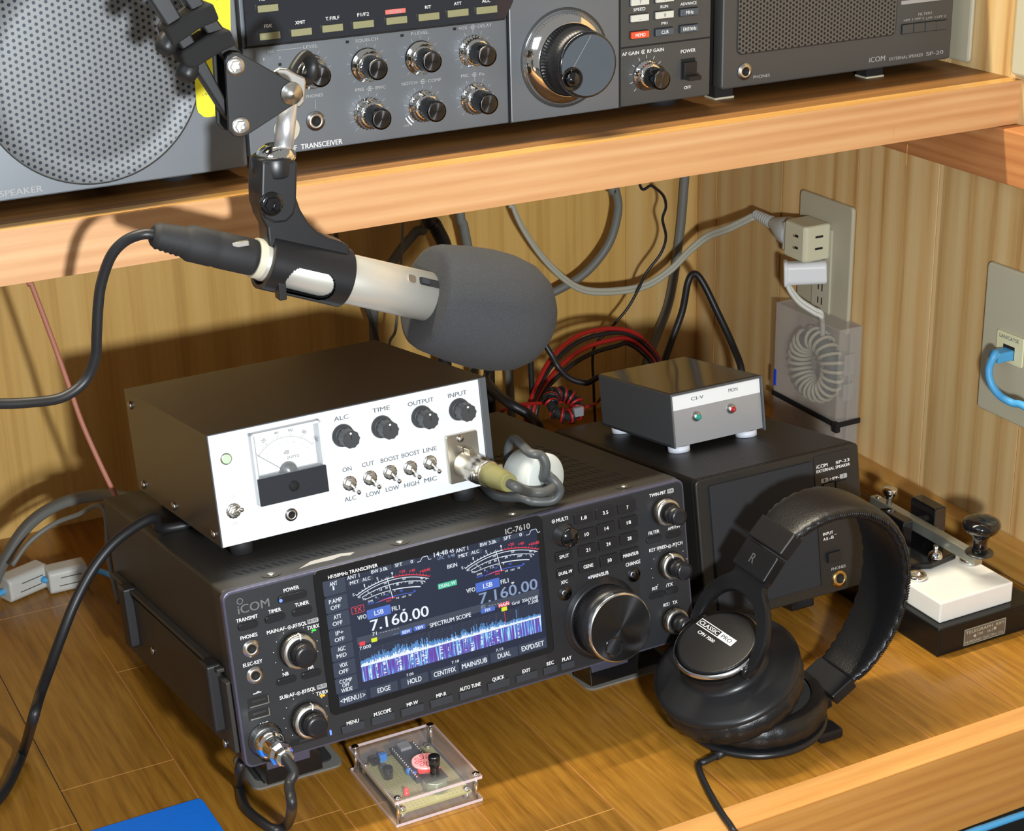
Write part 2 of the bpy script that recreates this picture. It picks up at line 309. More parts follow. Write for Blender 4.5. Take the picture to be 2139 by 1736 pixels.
wood('shelf_wood', [(.25, (.50, .24, .095)), (.5, (.60, .32, .14)), (.8, (.69, .42, .21))], (4, 60, 110), (.28, 9.), .38, coat=.2, ringw=.2, bands='Z')
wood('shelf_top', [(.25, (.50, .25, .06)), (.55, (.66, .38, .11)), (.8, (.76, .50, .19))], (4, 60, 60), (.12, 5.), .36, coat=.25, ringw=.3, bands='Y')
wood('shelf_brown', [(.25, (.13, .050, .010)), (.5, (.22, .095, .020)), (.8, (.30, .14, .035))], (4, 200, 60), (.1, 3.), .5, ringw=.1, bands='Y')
wood('pine_right', [(.25, (.42, .22, .07)), (.40, (.60, .38, .15)), (.60, (.66, .46, .21)), (.85, (.72, .53, .27))], (60, 90, 2.6), (.13, 9.), .5, planks=(1, .110, -.003, 0), ringw=.28, bands='Y')
wood('pine_back', [(.22, (.46, .26, .06)), (.5, (.61, .38, .105)), (.8, (.68, .45, .15))], (160, 40, 3.), (.05, 4.), .5, ringw=.15)
wood('pine_back_board', [(.22, (.42, .22, .06)), (.45, (.60, .38, .12)), (.8, (.68, .47, .20))], (90, 40, 2.6), (.12, 8.), .5, ringw=.25)
wood('rail_wood', [(.25, (.34, .12, .04)), (.55, (.48, .20, .07)), (.8, (.56, .27, .10))], (60, 4, 110), (.3, 8.), .42, ringw=.15, bands='Z')
wood('trim_wood', [(.25, (.38, .17, .035)), (.55, (.52, .27, .06)), (.8, (.60, .34, .09))], (60, 4, 110), (.3, 8.), .36, coat=.3, ringw=.12, bands='Z')

# ================================================================ the setting
def keep(mb, name, bevel=0., kind='structure'):
    o = mb.build(name, None, bevel); FR[o.name] = WF
    if kind: o['kind'] = kind
    return o
m = MB('pine_right')
m.box(584, 600, -600, 600, -80, 760, 'rail_wood')
js = [-600, -3 - 110 * 4, -3 - 330, -3 - 220, -113, -3, 107, 222, 327.5, 439, 547, 582]
for a, b in zip(js, js[1:]): m.box(583, 585, a + .8, b - .8, -80, 760)
keep(m, 'wall_right')
xb = on(1307, 500, 'y', 582).x
m = MB('pine_back'); m.box(-1100, xb, 582, 600, -80, 760)
m.box(xb, 583, 581, 600, -80, 760, 'pine_back_board'); keep(m, 'wall_back', .4)
m = MB('trim_wood'); m.box(564, 583, -600, 581, 0, 25.5); keep(m, 'baseboard_right', 1.5)
zr = on(2139, 398, 'x', 562).z
m = MB('rail_wood'); m.box(562, 583, -600, 581, zr, 363.8); keep(m, 'trim_1', 1.2)
m = MB('pine_right'); m.box(578, 583, -600, 143, 399.5, 760); keep(m, 'trim_2', .6)
m = MB('felt'); m.box(-2500, 2500, -2500, 620, -740, -720); keep(m, 'floor')
# desk
ft = WF
desk = thing('desk', 'orange-brown wooden plank desk top with a pale wooden edge board along its front', 'desk', Fr((0, 0, 0)))
m = MB('desk_wood'); m.box(-1100, 564, -76, 581, -28, 0); m.build('desk_top', desk)
m = MB('front_trim'); m.box(-1100, 583, -99, -76.2, -66, 0, 'edge_wood'); m.add([(-1100, -99.03, -1.8), (583, -99.03, -1.8), (583, -97.4, .7), (-1100, -97.4, .7)], [(0, 1, 2, 3)]); m.box(-1100, 583, -97.4, -76.2, 0, .7); m.build('edge_board', desk)
m = MB('print_dim')
for x in (-199, -120, -42, 36.5, 115, 193, 272, 350, 429, 507): m.box(x - .35, x + .35, -76, 581, -.2, .04, 'rubber' if x < -150 else 'rail_wood')
for x0, x1, ys in ((-199, -120, (162, 430)), (-120, -42, (48, 300)), (-42, 36, (48 - 6, 180)), (-277, -199, (120, 341)), (36, 115, (-40, 250)), (272, 350, (130,)), (193, 272, (-20,)), (429, 507, (120,))):
    for y in ys: m.box(x0, x1, y - .35, y + .35, -.2, .05, 'front_trim')
m.build('plank_joints', desk)
shelf = thing('shelf', 'long wooden shelf board above the desk carrying the upper radio gear', 'shelf', Fr((0, 136, 364.3)))
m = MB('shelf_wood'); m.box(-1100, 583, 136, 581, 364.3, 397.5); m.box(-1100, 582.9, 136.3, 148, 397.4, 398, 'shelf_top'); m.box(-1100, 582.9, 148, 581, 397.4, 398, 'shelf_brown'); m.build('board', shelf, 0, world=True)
m = MB('print_white'); 
for (a, b) in (((1867, 262), (1868, 290)), ((1896, 302), (1893, 345))):
    p = on(*a, 'y', 135.7); q = on(*b, 'y', 135.7); m.line((p.x, p.z), (q.x, q.z), .35, 135.85, 'front_trim')
m.build('scratches', shelf, world=True)

# ================================================================ panel helpers
def tx(mb, fr, z, s, x, y, w, cap, m='print_white', d=-.45):
    X, Z = fr.at(z, x, y, d); mb.text(s, X, Z, fr.mm(z, x, y, w / .972, 'x', d) if w else None, fr.mm(z, x, y, cap, 'z', d), d, m)
def rect(mb, fr, z, x, y, w, h, m, d0, d1, r=0.):
    X, Z = fr.at(z, x, y, d0); mb.prect(X, Z, fr.mm(z, x, y, w / .972, 'x'), fr.mm(z, x, y, h, 'z'), d0, d1, m, r)
def button(par, fr, z, x, y, w, h, mt='key_dark', name='key', d=-.3, out=1.3, r=1.0, label=None, frame=True):
    X, Z = fr.at(z, x, y, d - out); ww = fr.mm(z, x, y, w / .972, 'x'); hh = fr.mm(z, x, y, h, 'z'); m = MB(mt)
    r = min(r, hh / 2.1)
    m.prect(X, Z, ww, hh, d, d - out, mt, r)
    o = m.build(name, par, .25)
    if frame:
        f = MB('matte_black'); f.prect(X, Z, ww + 1.2, hh + 1.2, d, d - .12, 'matte_black', r + .5); f.build('key_recess', o)
    if label: s, mm_, cap, tw = label; t = MB(mm_); t.text(s, X, Z, tw, cap, d - out - .08, mm_); t.build('key_lettering', o)
    return o
def dual_knob(par, X, Z, r0, h0, r1, h1, base='knurled_ring', top='key_dark', name='control_knob', mark=None, cap='knob_cap', face=None, n=48):
    m = MB(base); m.lathe([(r0 + 1.2, 0, 'matte_black'), (r0 + 1.2, .5, 'matte_black')], (X, 0, Z), (0, -1, 0), 40)
    m.lathe([(r0, 0), (r0, h0 * .8)], (X, -.4, Z), (0, -1, 0), n * 2, base, knurl=.05); m.lathe([(r0 * .99, h0 * .8, 'satin_metal'), (r0 * .93, h0, 'satin_metal'), (r0 * .78, h0 + .2, 'satin_metal'), (r1 * .9, h0 + .2, 'matte_black')], (X, -.4, Z), (0, -1, 0), n)
    if mark: mk = radians(mark); m.box(-.35, .35, -h0 - .9, -.4 - h0 * .5, r0 * .72, r0 * 1.02, 'print_white', Matrix.Translation((X, 0, Z)) @ Matrix.Rotation(mk, 4, 'Y'))
    o = m.build(name, par)
    c = MB(top); c.lathe([(r1, h0), (r1, h1 - 1.2)], (X, -.4, Z), (0, -1, 0), 48, top, knurl=.06); c.lathe([(r1 * .97, h1 - 1.2), (r1 * .9, h1), (r1 * .6, h1 + .1, face or top), (0, h1 + .1, face or top)], (X, -.4, Z), (0, -1, 0), 32, top)
    c.build(cap, o); return o
def jack(par, X, Z, r, ring='satin_metal', name='headphone_jack'):
    m = MB(ring); m.lathe([(r * 1.25, 0, 'matte_black'), (r * 1.25, .5, 'matte_black'), (r, .5), (r, 1.6), (r * .62, 1.6), (r * .58, .6, 'matte_black'), (0, .6, 'matte_black')], (X, -.2, Z), (0, -1, 0), 28); return m.build(name, par)

# ================================================================ lower transceiver
z1 = (400, 1000, 2.893); z2 = (900, 980, 2.893); z3 = (640, 1080, 4.113)
FA = Fr((-104.9, 45.0, 52.7), .01206, -.15121)
rad = thing('radio_transceiver', 'black transceiver with a lit colour spectrum screen and large tuning dial, on the desk', 'radio', FA)
m = MB('radio_case'); m.box(1.5, 338.5, 5, 277, .5, 118, 'radio_case'); m.box(4, 336, 40, 277, -3, .5); rcase = m.build('case', rad, 1.6)
m = MB('radio_rim'); m.prect(170, 59, 340, 118, 6, 0, 'radio_rim', 5.5); m.build('front_frame', rad, .7, ang=50)
m = MB('radio_panel'); m.prect(170, 59, 337, 115, .2, -.3, 'radio_panel', 4.5); fp = m.build('front_panel', rad)
# top vents, screws, worn patch
m = MB('matte_black')
for i in range(58):
    for y, l in ((31, 8), (44, 8)):
        x = 22 + i * 5.1
        if x < 318: m.box(-.8, .8, -l / 2, l / 2, 117.9, 118.08, 'matte_black', Matrix.Translation((x, y, 0)) @ Matrix.Rotation(.35, 4, 'Z'))
for r_ in range(8):
    for i in range(12):
        x = 252 + i * 5.1; m.box(-.8, .8, -4, 4, 117.9, 118.08, 'matte_black', Matrix.Translation((x, 60 + r_ * 13, 0)) @ Matrix.Rotation(.35, 4, 'Z'))
m.build('vent_slots', rad)
for x, y in ((38, 14), (128, 14), (212, 14), (300, 14)):
    m = MB('screw'); m.lathe([(6.5, 0, 'radio_case'), (4, -.3, 'matte_black')], (x, y, 118.3), (0, 0, 1), 20); m.lathe([(2.9, 0), (2.6, .8), (1.2, 1.1), (0, 1.1)], (x, y, 118), (0, 0, 1), 20); m.build('screw', rad)
m = MB('print_grey'); a = []
for x, y in ((650, 545), (720, 500), (800, 478), (900, 452), (985, 445), (960, 462), (900, 470), (850, 490), (780, 505), (720, 520)):
    r = ray(z1[0] + x / z1[2], z1[1] + y / z1[2]); n = FA.R.col[2]; o = FA.o + FA.R @ Vector((0, 0, 118)); w = FA.R.transposed() @ (CAM + r * ((o - CAM).dot(n) / r.dot(n)) - FA.o); a.append((w.x, max(w.y, 5.6)))
m.prism(a, 118.02, 118.1, None, 'print_grey'); m.build('worn_patch', rad)
# left side: raised strip, two rubber bumpers, screws
m = MB('radio_case'); m.box(-2.2, 1.5, 10, 250, 8, 56); m.box(-4.0, 1.5, 20, 268, 60, 62.5); m.build('side_rib', rad, .6)
for y0 in (26, 216):
    m = MB('black'); m.box(-9, 1.5, y0, y0 + 16, 18, 64); m.build('side_bumper', rad, 2., seg=3)
for y, z in ((50, 40), (30, 8), (180, 26)):
    m = MB('screw'); m.lathe([(3, 0), (2.6, 1.2), (0, 1.4)], (-2.2, y, z), (-1, 0, 0), 16); m.build('screw', rad)
# front feet folded out, with felt pads under them
for x in (48, 300):
    m = MB('radio_rim'); m.box(x - 20, x + 20, 50, 76, -38.6, .4, 'gloss_black'); m.box(x - 19, x + 12, 49.4, 50.2, -28, .4, 'radio_rim'); m.build('front_foot', rad, 1.5)
for x in (40, 300):
    m = MB('rubber'); m.cyl((x, 255, .6), (x, 252.6, -11.6), 12, 11); m.build('rear_foot', rad)
m = MB('gloss_black'); m.prect(*[(FA.at(z3, 80, 490)[k] + FA.at(z3, 2100, 1140)[k]) / 2 for k in (0, 1)], 166, 99, .1, -1.0, 'gloss_black', 4.); m.build('screen_bezel', rad, .5)
m = MB('radio_side_panel'); X, Z = FA.at(z2, 980, 560); m.prect(X - 4, 59, 78, 113, .1, -.45, 'radio_side_panel', 2); m.build('keypad_panel', rad)
# screen: glowing picture
D = -1.15
def sx_(z, x, y): return FA.at(z, x, y, D)
scr = MB('scr_bg'); scr.prect(67 + 77.05, 23.6 + 43, 154.1, 85.9, -1.0, -1.05, 'scr_bg'); scr = scr.build('screen', rad)
g = MB('scr_white')
def stx(s, x, y, w, cap, m_='scr_white'): tx(g, FA, z3, s, x, y, w, cap, m_, D - .12)
def srect(x, y, w, h, m_, r=0., k=0.): rect(g, FA, z3, x, y, w, h, m_, D - k, D - k - .02, r)
for i, (a, b) in enumerate((('ANT', '1'), ('P.AMP', 'OFF'), ('ATT', 'OFF'), ('IP+', 'OFF'), ('AGC', 'MID'), ('VOX', 'OFF'), ('COMP', 'OFF'))):
    x = 235 + i * 17.5; y = 600 + i * 138 + (8 if i > 0 else 0); srect(x + 5, y, 190, 128, 'scr_key', .6)
    if i < 6: stx(a, x - 3, y - 28, 22 * len(a), 36); stx(b, x - 2, y + 28 if i else y + 12, 28 * len(b) if i else 12, 34)
    else: stx(a, 338, 1405, 108, 32); stx(b, 340, 1442, 62, 32); stx('WIDE', 348, 1482, 96, 34)
for x, y, s, w in ((400, 1555, '<MENU1>', 215), (668, 1478, 'EDGE', 112), (930, 1402, 'HOLD', 118), (1190, 1330, 'CENT/FIX', 190), (1445, 1255, 'MAIN/SUB', 215), (1700, 1182, 'DUAL', 112), (1945, 1108, 'EXPD/SET', 192)):
    srect(x, y, 236, 84, 'scr_key', .5); stx(s, x, y, w, 42)
for ox, oy, f in ((0, 0, 'scr_white'), (935, -232, 'scr_dim')):
    P = lambda x, y: sx_(z3, x + ox, y + oy)
    q = lambda a, b, c, w, m_, t0=0., t1=1., k=0.: g.arc3(P(*a), P(*b), P(*c), w, D - .1 - k, m_, t0, t1)
    O = ((430, 675), (735, 520), (1058, 510)); q(*O, .55, 'scr_white', 0, .52); q(*O, .55, 'scr_red', .52, 1)
    O2 = ((440, 690), (735, 540), (1050, 528)); q(*O2, .45, 'scr_white')
    O3 = ((478, 690), (740, 575), (1020, 552)); q(*O3, .4, 'scr_white')
    O4 = ((500, 712), (745, 625), (980, 598)); q(*O4, .4, 'scr_white', 0, .45); q(*O4, .6, 'scr_white', .5, 1)
    O5 = ((595, 740), (750, 680), (920, 650)); q(*O5, .35, 'scr_bluetxt'); q((630, 725), (700, 700), (765, 690), .6, 'scr_red')
    for O_, n_, l in ((O, 22, 1.2), (O3, 16, -.9)):
        ux, uy, R, a0, a1 = g.arc3(P(*O_[0]), P(*O_[1]), P(*O_[2]), 0, D, 'scr_white')
        for k in range(n_ + 1):
            a = a0 + (a1 - a0) * k / n_; g.line((ux + R * cos(a), uy + R * sin(a)), (ux + (R + l) * cos(a), uy + (R + l) * sin(a)), .3, D - .11, 'scr_red' if (O_ is O and k > n_ * .52) else 'scr_white')
    g.line(P(690, 515), P(743, 698), .45, D - .14, 'scr_white')
    T = lambda s, x, y, w, c, m_='scr_white': stx(s, x + ox, y + oy, w, c, m_)
    T('S', 405, 668, 15, 24); T('1', 498, 588, 8, 26); T('5', 610, 530, 14, 26); T('9', 737, 487, 14, 28); T('+20', 822, 468, 50, 24, 'scr_red'); T('+40', 908, 460, 50, 24, 'scr_red'); T('+60dB', 1018, 458, 92, 24, 'scr_red')
    T('Id', 455, 690, 18, 14); T('Po', 500, 703, 26, 16); T('SWR', 552, 722, 44, 16); T('COMP', 555, 742, 56, 14, 'scr_bluetxt'); T('ALC', 708, 718, 44, 18, 'scr_red'); T('5', 530, 645, 10, 16); T('0', 560, 668, 10, 14); T('10', 640, 625, 20, 18); T('20', 688, 607, 22, 18); T('50', 782, 578, 24, 20); T('100', 897, 566, 36, 18); T('50', 838, 530, 26, 18); T('%', 995, 568, 16, 18); T('10', 680, 568, 24, 16)
    T('90', 992, 528, 24, 16); T('A', 1028, 528, 12, 18); T('1', 598, 690, 6, 14); T('1.5', 660, 664, 28, 16); T('2', 712, 640, 10, 16); T('3', 758, 632, 10, 16); T('20', 815, 634, 24, 16, 'scr_bluetxt'); T('dB', 928, 636, 22, 16, 'scr_bluetxt'); T('10', 785, 695, 22, 16); T('16V', 838, 684, 34, 16); T('Vd', 888, 670, 22, 14); T('10', 695, 668, 22, 14, 'scr_bluetxt'); T('0', 617, 700, 10, 14, 'scr_bluetxt')
    T('ANT 1', 402, 512, 105, 34); srect(467 + ox, 548 + oy, 215, 42, 'scr_key', .5); T('MET', 413, 560, 78, 28); T('ALC', 515, 532, 68, 28)
    srect(638 + ox, 450 + oy, 188, 42, 'scr_key', .5); T('BW 3.0k', 628, 456, 140, 30); srect(842 + ox, 398 + oy, 186, 40, 'scr_key', .5); T('SFT', 792, 410, 62, 30); T('0', 905, 383, 20, 28)
    g.pl([P(952, 388), P(978, 382), P(995, 345), P(1038, 334), P(1052, 366), P(1072, 358)], .35, D - .1, 'scr_white')
    srect(623 + ox, 817 + oy, 205, 80, 'scr_blue', .7); T('LSB', 623, 817, 78, 40); T('FIL1', 768, 783, 66, 38); T('VFO', 478, 860, 76, 36)
    T('7.160.00', 802, 868, 500, 92 if ox == 0 else 92, f)
    g.pl([P(826, 797), P(850, 791)], .5, D - .1, 'scr_white'); T('v', 837, 800, 24, 20)
    T('71' if ox == 0 else '82', 585, 1003, 38, 28, 'scr_white' if ox == 0 else 'scr_dim')
    for k in range(7): T('-', 637 + k * 25, 992 - k * 6, 14, 16)
srect(442, 795, 108, 62, 'scr_red', .7); srect(442, 795, 100, 54, 'scr_bg', .6, .04); tx(g, FA, z3, 'TX', 442, 795, 66, 38, 'scr_red', D - .2)
stx('14:48', 1155, 312, 118, 40); stx('45', 1248, 292, 38, 30); stx('UTC', 1155, 352, 56, 26, 'scr_dim'); stx('5:48', 1245, 332, 60, 26, 'scr_dim'); stx('BKIN', 1253, 418, 84, 34); srect(1212, 580, 162, 46, 'scr_green', .5); stx('DUAL-W', 1212, 580, 142, 28)
# scope
A0 = sx_(z3, 470, 1292); A1 = sx_(z3, 2015, 868); TLs = sx_(z3, 445, 1085); xw = A1[0] - A0[0]; zb = A0[1]
g.prect(A0[0] + xw / 2, TLs[1] + 1.2, xw + 1, 5.2, D, D - .02, 'scr_head', .3)
g.prect(A0[0] + xw / 2, zb - 5.2, xw, 10.2, D, D - .02, 'scr_fall')
for k in range(9): g.line((A0[0], zb + 2 + k * 1.15), (A1[0], zb + 2 + k * 1.15), .12, D - .03, 'scr_grid')
for k in range(9): g.line((A0[0] + xw * k / 8, zb), (A0[0] + xw * k / 8, zb + 11), .15, D - .03, 'scr_grid')
rr = random.Random(3); N_ = 260; h = 0
for i in range(N_):
    u = i / N_; e = 1.9 + .5 * sin(u * 9) + 2.6 * math.exp(-((u - .1) / .06) ** 2) * rr.random() + 3.2 * math.exp(-((u - .21) / .05) ** 2) * rr.random() + 3.4 * math.exp(-((u - .33) / .07) ** 2) * rr.random() + 3. * math.exp(-((u - .62) / .16) ** 2) * rr.random() ** 2 + (4.5 if abs(u - .862) < .002 else 0) + rr.random() * .9
    if u > .78: e -= .8
    e2 = max(.9, e * (.35 + .4 * rr.random())); xx = A0[0] + xw * u; w_ = xw / N_
    g.prect(xx + w_ / 2, zb + e * .75, w_, e * 1.5, D - .04, D - .05, 'scr_lite'); g.prect(xx + w_ / 2, zb + e2 * .6, w_ * 1.02, e2 * 1.2, D - .06, D - .07, 'scr_white')
for cx in (.045, .08, .12, .19, .205, .27, .295, .33, .345, .43, .47, .5, .53, .565, .6, .655, .70, .715, .745, .865):
    wd = rr.choice((.5, .9, 1.6))
    for k in range(12):
        if rr.random() < (.75 if cx < .7 else .5): g.prect(A0[0] + xw * cx + rr.random() * .4, zb - .8 - k * .82, wd * (.5 + rr.random()), .7, D - .04, D - .05, 'scr_white' if rr.random() < .6 else 'scr_lite')
srect(480, 1088, 48, 34, 'scr_red', .2, .05); srect(583, 1056, 50, 34, 'scr_yellow', .5, .05); srect(1700, 790, 48, 34, 'scr_yellow', .5, .05)
p = sx_(z3, 1700, 815); g.line(p, (p[0] + .2, zb + 2), .3, D - .12, 'scr_red'); srect(1560, 797, 120, 38, 'scr_blue', .3, .05); stx('FIX', 1560, 797, 46, 26); srect(1698, 752, 96, 32, 'scr_red', .3, .05); stx('MAIN', 1698, 752, 86, 26)
stx('Grid  25k/10dB', 1878, 715, 225, 26); stx('7.200', 1948, 728, 88, 26); stx('7.000', 506, 1118, 98, 28); stx('SPECTRUM SCOPE', 1238, 885, 355, 36)
srect(858, 985, 96, 40, 'scr_blue', .3, .05); stx('RBW', 858, 985, 66, 28); srect(972, 950, 100, 40, 'scr_blue', .3, .05); stx('VBW', 972, 950, 68, 28); stx('>>>', 768, 1005, 46, 18, 'scr_lite')
stx('7.05', 890, 1352, 62, 22); stx('7.10', 1280, 1243, 62, 22); stx('7.15', 1660, 1138, 62, 22)
g.build('screen_picture', scr)
# front-panel lettering
t = MB('print_white')
for z, s, x, y, w, c in ((z1, 'POWER', 603, 665, 92, 22), (z1, 'TRANSMIT', 335, 845, 130, 22), (z1, 'TIMER', 503, 797, 76, 22), (z1, 'TUNER', 667, 755, 84, 22), (z1, 'MAIN:AF-', 515, 916, 118, 22), (z1, '-RF/SQL', 650, 882, 92, 22), (z1, 'TX/RX', 735, 895, 74, 22), (z1, 'PHONES', 347, 952, 102, 22), (z1, 'ELEC-KEY', 370, 1115, 116, 22), (z1, 'NB', 569, 1180, 34, 22), (z1, 'NR', 722, 1140, 34, 20), (z1, 'SUB:AF-', 583, 1312, 100, 22), (z1, '-RF/SQL', 705, 1278, 90, 22), (z1, 'TX/RX', 790, 1292, 74, 22), (z1, 'MIC', 440, 1482, 48, 22),
                      (z1, 'MENU', 975, 1470, 74, 22), (z1, 'M.SCOPE', 1155, 1412, 104, 22), (z1, 'MP-W', 1335, 1358, 68, 22), (z1, 'MP-R', 1510, 1305, 60, 22), (z2, 'AUTO TUNE', 238, 1315, 128, 22), (z2, 'QUICK', 408, 1263, 72, 22), (z2, 'EXIT', 577, 1217, 48, 22), (z2, 'REC', 722, 1172, 42, 22), (z2, 'PLAY', 822, 1145, 56, 22), (z2, 'MULTI', 793, 303, 70, 22), (z2, 'XFC', 807, 682, 42, 20), (z2, 'CHANGE', 1222, 568, 88, 22), (z2, 'MAIN/SUB', 1020, 638, 106, 22),
                      (z2, 'TWIN-PBT', 1370, 150, 98, 20), (z2, 'FILTER', 1348, 381, 64, 20), (z2, 'APF/TPF', 1470, 352, 76, 18), (z2, 'KEY SPEED-', 1376, 478, 112, 20), (z2, '-PITCH', 1487, 452, 64, 20), (z2, 'RIT', 1355, 720, 34, 20), (z2, '/TX', 1442, 698, 40, 20), (z2, 'RIT/   TX', 1448, 812, 84, 20), (z3, 'HF/50MHz TRANSCEIVER', 400, 466, 425, 30)):
    tx(t, FA, z, s, x, y, w, c, d=-1.2 if z is z3 else -.6)
tx(t, FA, z3, 'IC-7610', 1815, 100, 210, 48, 'logo_grey' if 0 else 'print_grey', -1.2)
for x, y in ((590, 897), (645, 1296)):
    X, Z = FA.at(z1, x, y); t.ring(X, Z, .9, 1.25, -.6, 'print_white'); t.ring(X, Z, 0.05, .4, -.6, 'print_white', n=10)
for x, y in ((738, 315), (1440, 465)):
    X, Z = FA.at(z2, x, y); t.ring(X, Z, .9, 1.25, -.6, 'print_white'); t.ring(X, Z, 0.05, .4, -.6, 'print_white', n=10)
for z, x, y, w in ((z1, 733, 858, 66), (z1, 788, 1254, 62), (z2, 1447, 131, 38)):
    rect(t, FA, z, x, y, w, 26, 'print_grey', -.3, -.6, .6)
tx(t, FA, z1, 'MUTE', 733, 858, 52, 16, 'radio_panel', -.7); tx(t, FA, z1, 'MUTE', 788, 1254, 50, 16, 'radio_panel', -.7); tx(t, FA, z2, 'CLR', 1447, 131, 28, 14, 'radio_panel', -.7)
for cx, cy, z in ((630, 1035, z1), (690, 1430, z1), (1440, 590, z2)):       # scale dots round the knobs
    X, Z = FA.at(z, cx, cy)
    for k in range(11): a = radians(-135 + 27 * k); t.pdisc(X + 15 * sin(a), Z + 15 * cos(a), .3, -.3, -.45, 'print_white', 6)
t.pl([FA.at(z1, 370, 1302), FA.at(z1, 420, 1286)], .5, -.5); t.pl([FA.at(z1, 385, 1298), FA.at(z1, 400, 1284), FA.at(z1, 408, 1283)], .4, -.5)
t.build('panel_lettering', rad)
t = MB('print_dim'); tx(t, FA, z1, 'iCOM', 375, 770, 190, 52, 'print_dim', -.6); t.ring(*FA.at(z1, 290, 740), 1.5, 2.1, -.6, 'print_dim'); t.build('maker_lettering', rad)
for z, x, y, w, h, mt in ((z1, 738, 915, 26, 10, 'led_green'), (z1, 790, 1310, 30, 12, 'led_orange'), (z1, 840, 1533, 10, 30, 'led_blue'), (z2, 955, 655, 12, 12, 'led_white')):
    q = MB(mt); rect(q, FA, z, x, y, w, h, mt, -.2, -.8, .4); q.build('indicator_lamp', rad)
for x, y, w, h in ((345, 890, 118, 40), (508, 845, 120, 40), (672, 803, 118, 40), (577, 1222, 116, 36), (727, 1182, 116, 38), (613, 715, 172, 42)):
    o = button(rad, FA, z1, x, y, w, h, r=2.4)
q = MB('led_blue'); X, Z = FA.at(z1, 540, 738, -1.7); q.pdisc(X, Z, 1.1, -1.3, -1.8, 'led_blue'); q.build('power_lamp', rad)
for z, x, y, w, h in ((z1, 980, 1506, 138, 44), (z1, 1160, 1453, 138, 44), (z1, 1338, 1400, 138, 44), (z1, 1515, 1347, 136, 44), (z2, 242, 1359, 132, 44), (z2, 413, 1303, 132, 44), (z2, 583, 1255, 128, 42), (z2, 725, 1214, 82, 42), (z2, 830, 1187, 80, 40)):
    button(rad, FA, z, x, y, w, h, 'key_cap', r=.5)
kp = [(925, 293, '1.8'), (1055, 262, '3.5'), (1188, 230, '7'), (942, 393, '10'), (1062, 358, '14'), (1196, 322, '18'), (950, 488, '21'), (1073, 452, '24'), (1200, 418, '28'), (952, 585, 'GENE'), (1080, 550, '50'), (1208, 515, 'MAIN/SUB')]
for x, y, s in kp: button(rad, FA, z2, x, y, 108, 66, r=.8, out=1.6, label=(s, 'print_white', 2.5, {1: 1.4, 2: 3.2, 3: 4.2, 4: 7.6}.get(len(s), 12.2)))
button(rad, FA, z2, 806, 526, 100, 62, r=.8, out=1.6, label=('SPLIT', 'print_white', 2.3, 7.4)); button(rad, FA, z2, 814, 624, 100, 62, r=.8, out=1.6, label=('DUAL-W', 'print_white', 2.3, 10.6))
for x, y in ((815, 752), (1230, 640)):
    X, Z = FA.at(z2, x, y, -1.5); q = MB('spun_face'); q.lathe([(5.4, 0, 'matte_black'), (5.4, .4, 'matte_black'), (4.7, .4, 'key_dark'), (4.6, 1.4, 'key_dark'), (0, 1.5)], (X, -.4, Z), (0, -1, 0), 28); q.build('round_key', rad)
for x, y, w in ((1352, 425, 92), (1470, 395, 88), (1370, 762, 92), (1458, 735, 78)): button(rad, FA, z2, x, y, w, 34, r=2.2, out=.9)
dual_knob(rad, 43, 70.5, 11.6, 8.5, 7.6, 18.5, mark=6); X, Z = FA.at(z1, 690, 1430); dual_knob(rad, 44.3, 22.5, 11.6, 8.5, 7.6, 18.5, mark=10)
dual_knob(rad, 322, 98.4, 9.8, 7.5, 6.4, 21); X, Z = FA.at(z2, 1440, 590); dual_knob(rad, 323.2, 58.5, 9.6, 7.5, 6.4, 21, mark=-8); dual_knob(rad, 322.5, 17.5, 9.6, 7.5, 6.4, 21)
q = MB('key_dark'); X, Z = FA.at(z2, 800, 395); q.lathe([(8.6, 0, 'matte_black'), (8.6, .5, 'matte_black'), (7.4, .5), (7.2, 9)], (X, -.4, Z), (0, -1, 0), 48, knurl=.05); q.lathe([(7.1, 9), (6.2, 10.6, 'gloss_black'), (0, 10.9, 'gloss_black')], (X, -.4, Z), (0, -1, 0), 32); q.build('multi_knob', rad)
# main dial
q = MB('key_dark'); c = (265.5, -.4, 33.5)
q.lathe([(29.5, 0, 'matte_black'), (29.5, .6, 'matte_black'), (27.2, .6), (27.2, 3), (25.4, 3.4)], c, (0, -1, 0), 64); q.lathe([(25.2, 3.2), (25.0, 22)], c, (0, -1, 0), 160, 'key_dark', knurl=.02)
q.lathe([(25.0, 22, 'silver'), (24.4, 25.2, 'silver'), (23.4, 25.8, 'silver')], c, (0, -1, 0), 96, 'silver'); dl = q.build('tuning_dial', rad)
q = MB('spun_face'); n = 96; q.lathe([(23.3, 25.9), (0, 26.15)], c, (0, -1, 0), 160, 'spun_face', sm=False); q.build('dial_face', dl)
X, Z = FA.at(z2, 1108, 1075, -26.2); q = MB('gloss_black'); q.lathe([(7.6, 0, 'gloss_black'), (7.4, .8), (6.6, .9), (5.5, .1), (3, -.5 + .6), (0, .05)], (X, -26.1, Z), (0, -1, 0), 36); q.build('finger_dimple', dl)
X, Z = FA.at(z1, 360, 1025); jack(rad, X, Z, 4.6); X, Z = FA.at(z1, 383, 1186); jack(rad, X, Z, 4.6, name='key_jack')
for x, y in ((405, 1345), (410, 1420)):
    X, Z = FA.at(z1, x, y); q = MB('matte_black'); q.prect(X, Z, 14.6, 6.6, -.3, -.5, 'matte_black', .4); q.prect(X, Z - 2.4, 12.6, .7, -.4, -.9, 'satin_metal'); q.prect(X + 6.4, Z, .6, 5.4, -.4, -.9, 'satin_metal'); q.prect(X, Z + 1, 9, 1.5, -.4, -.7, 'dark_metal'); q.build('usb_port', rad)
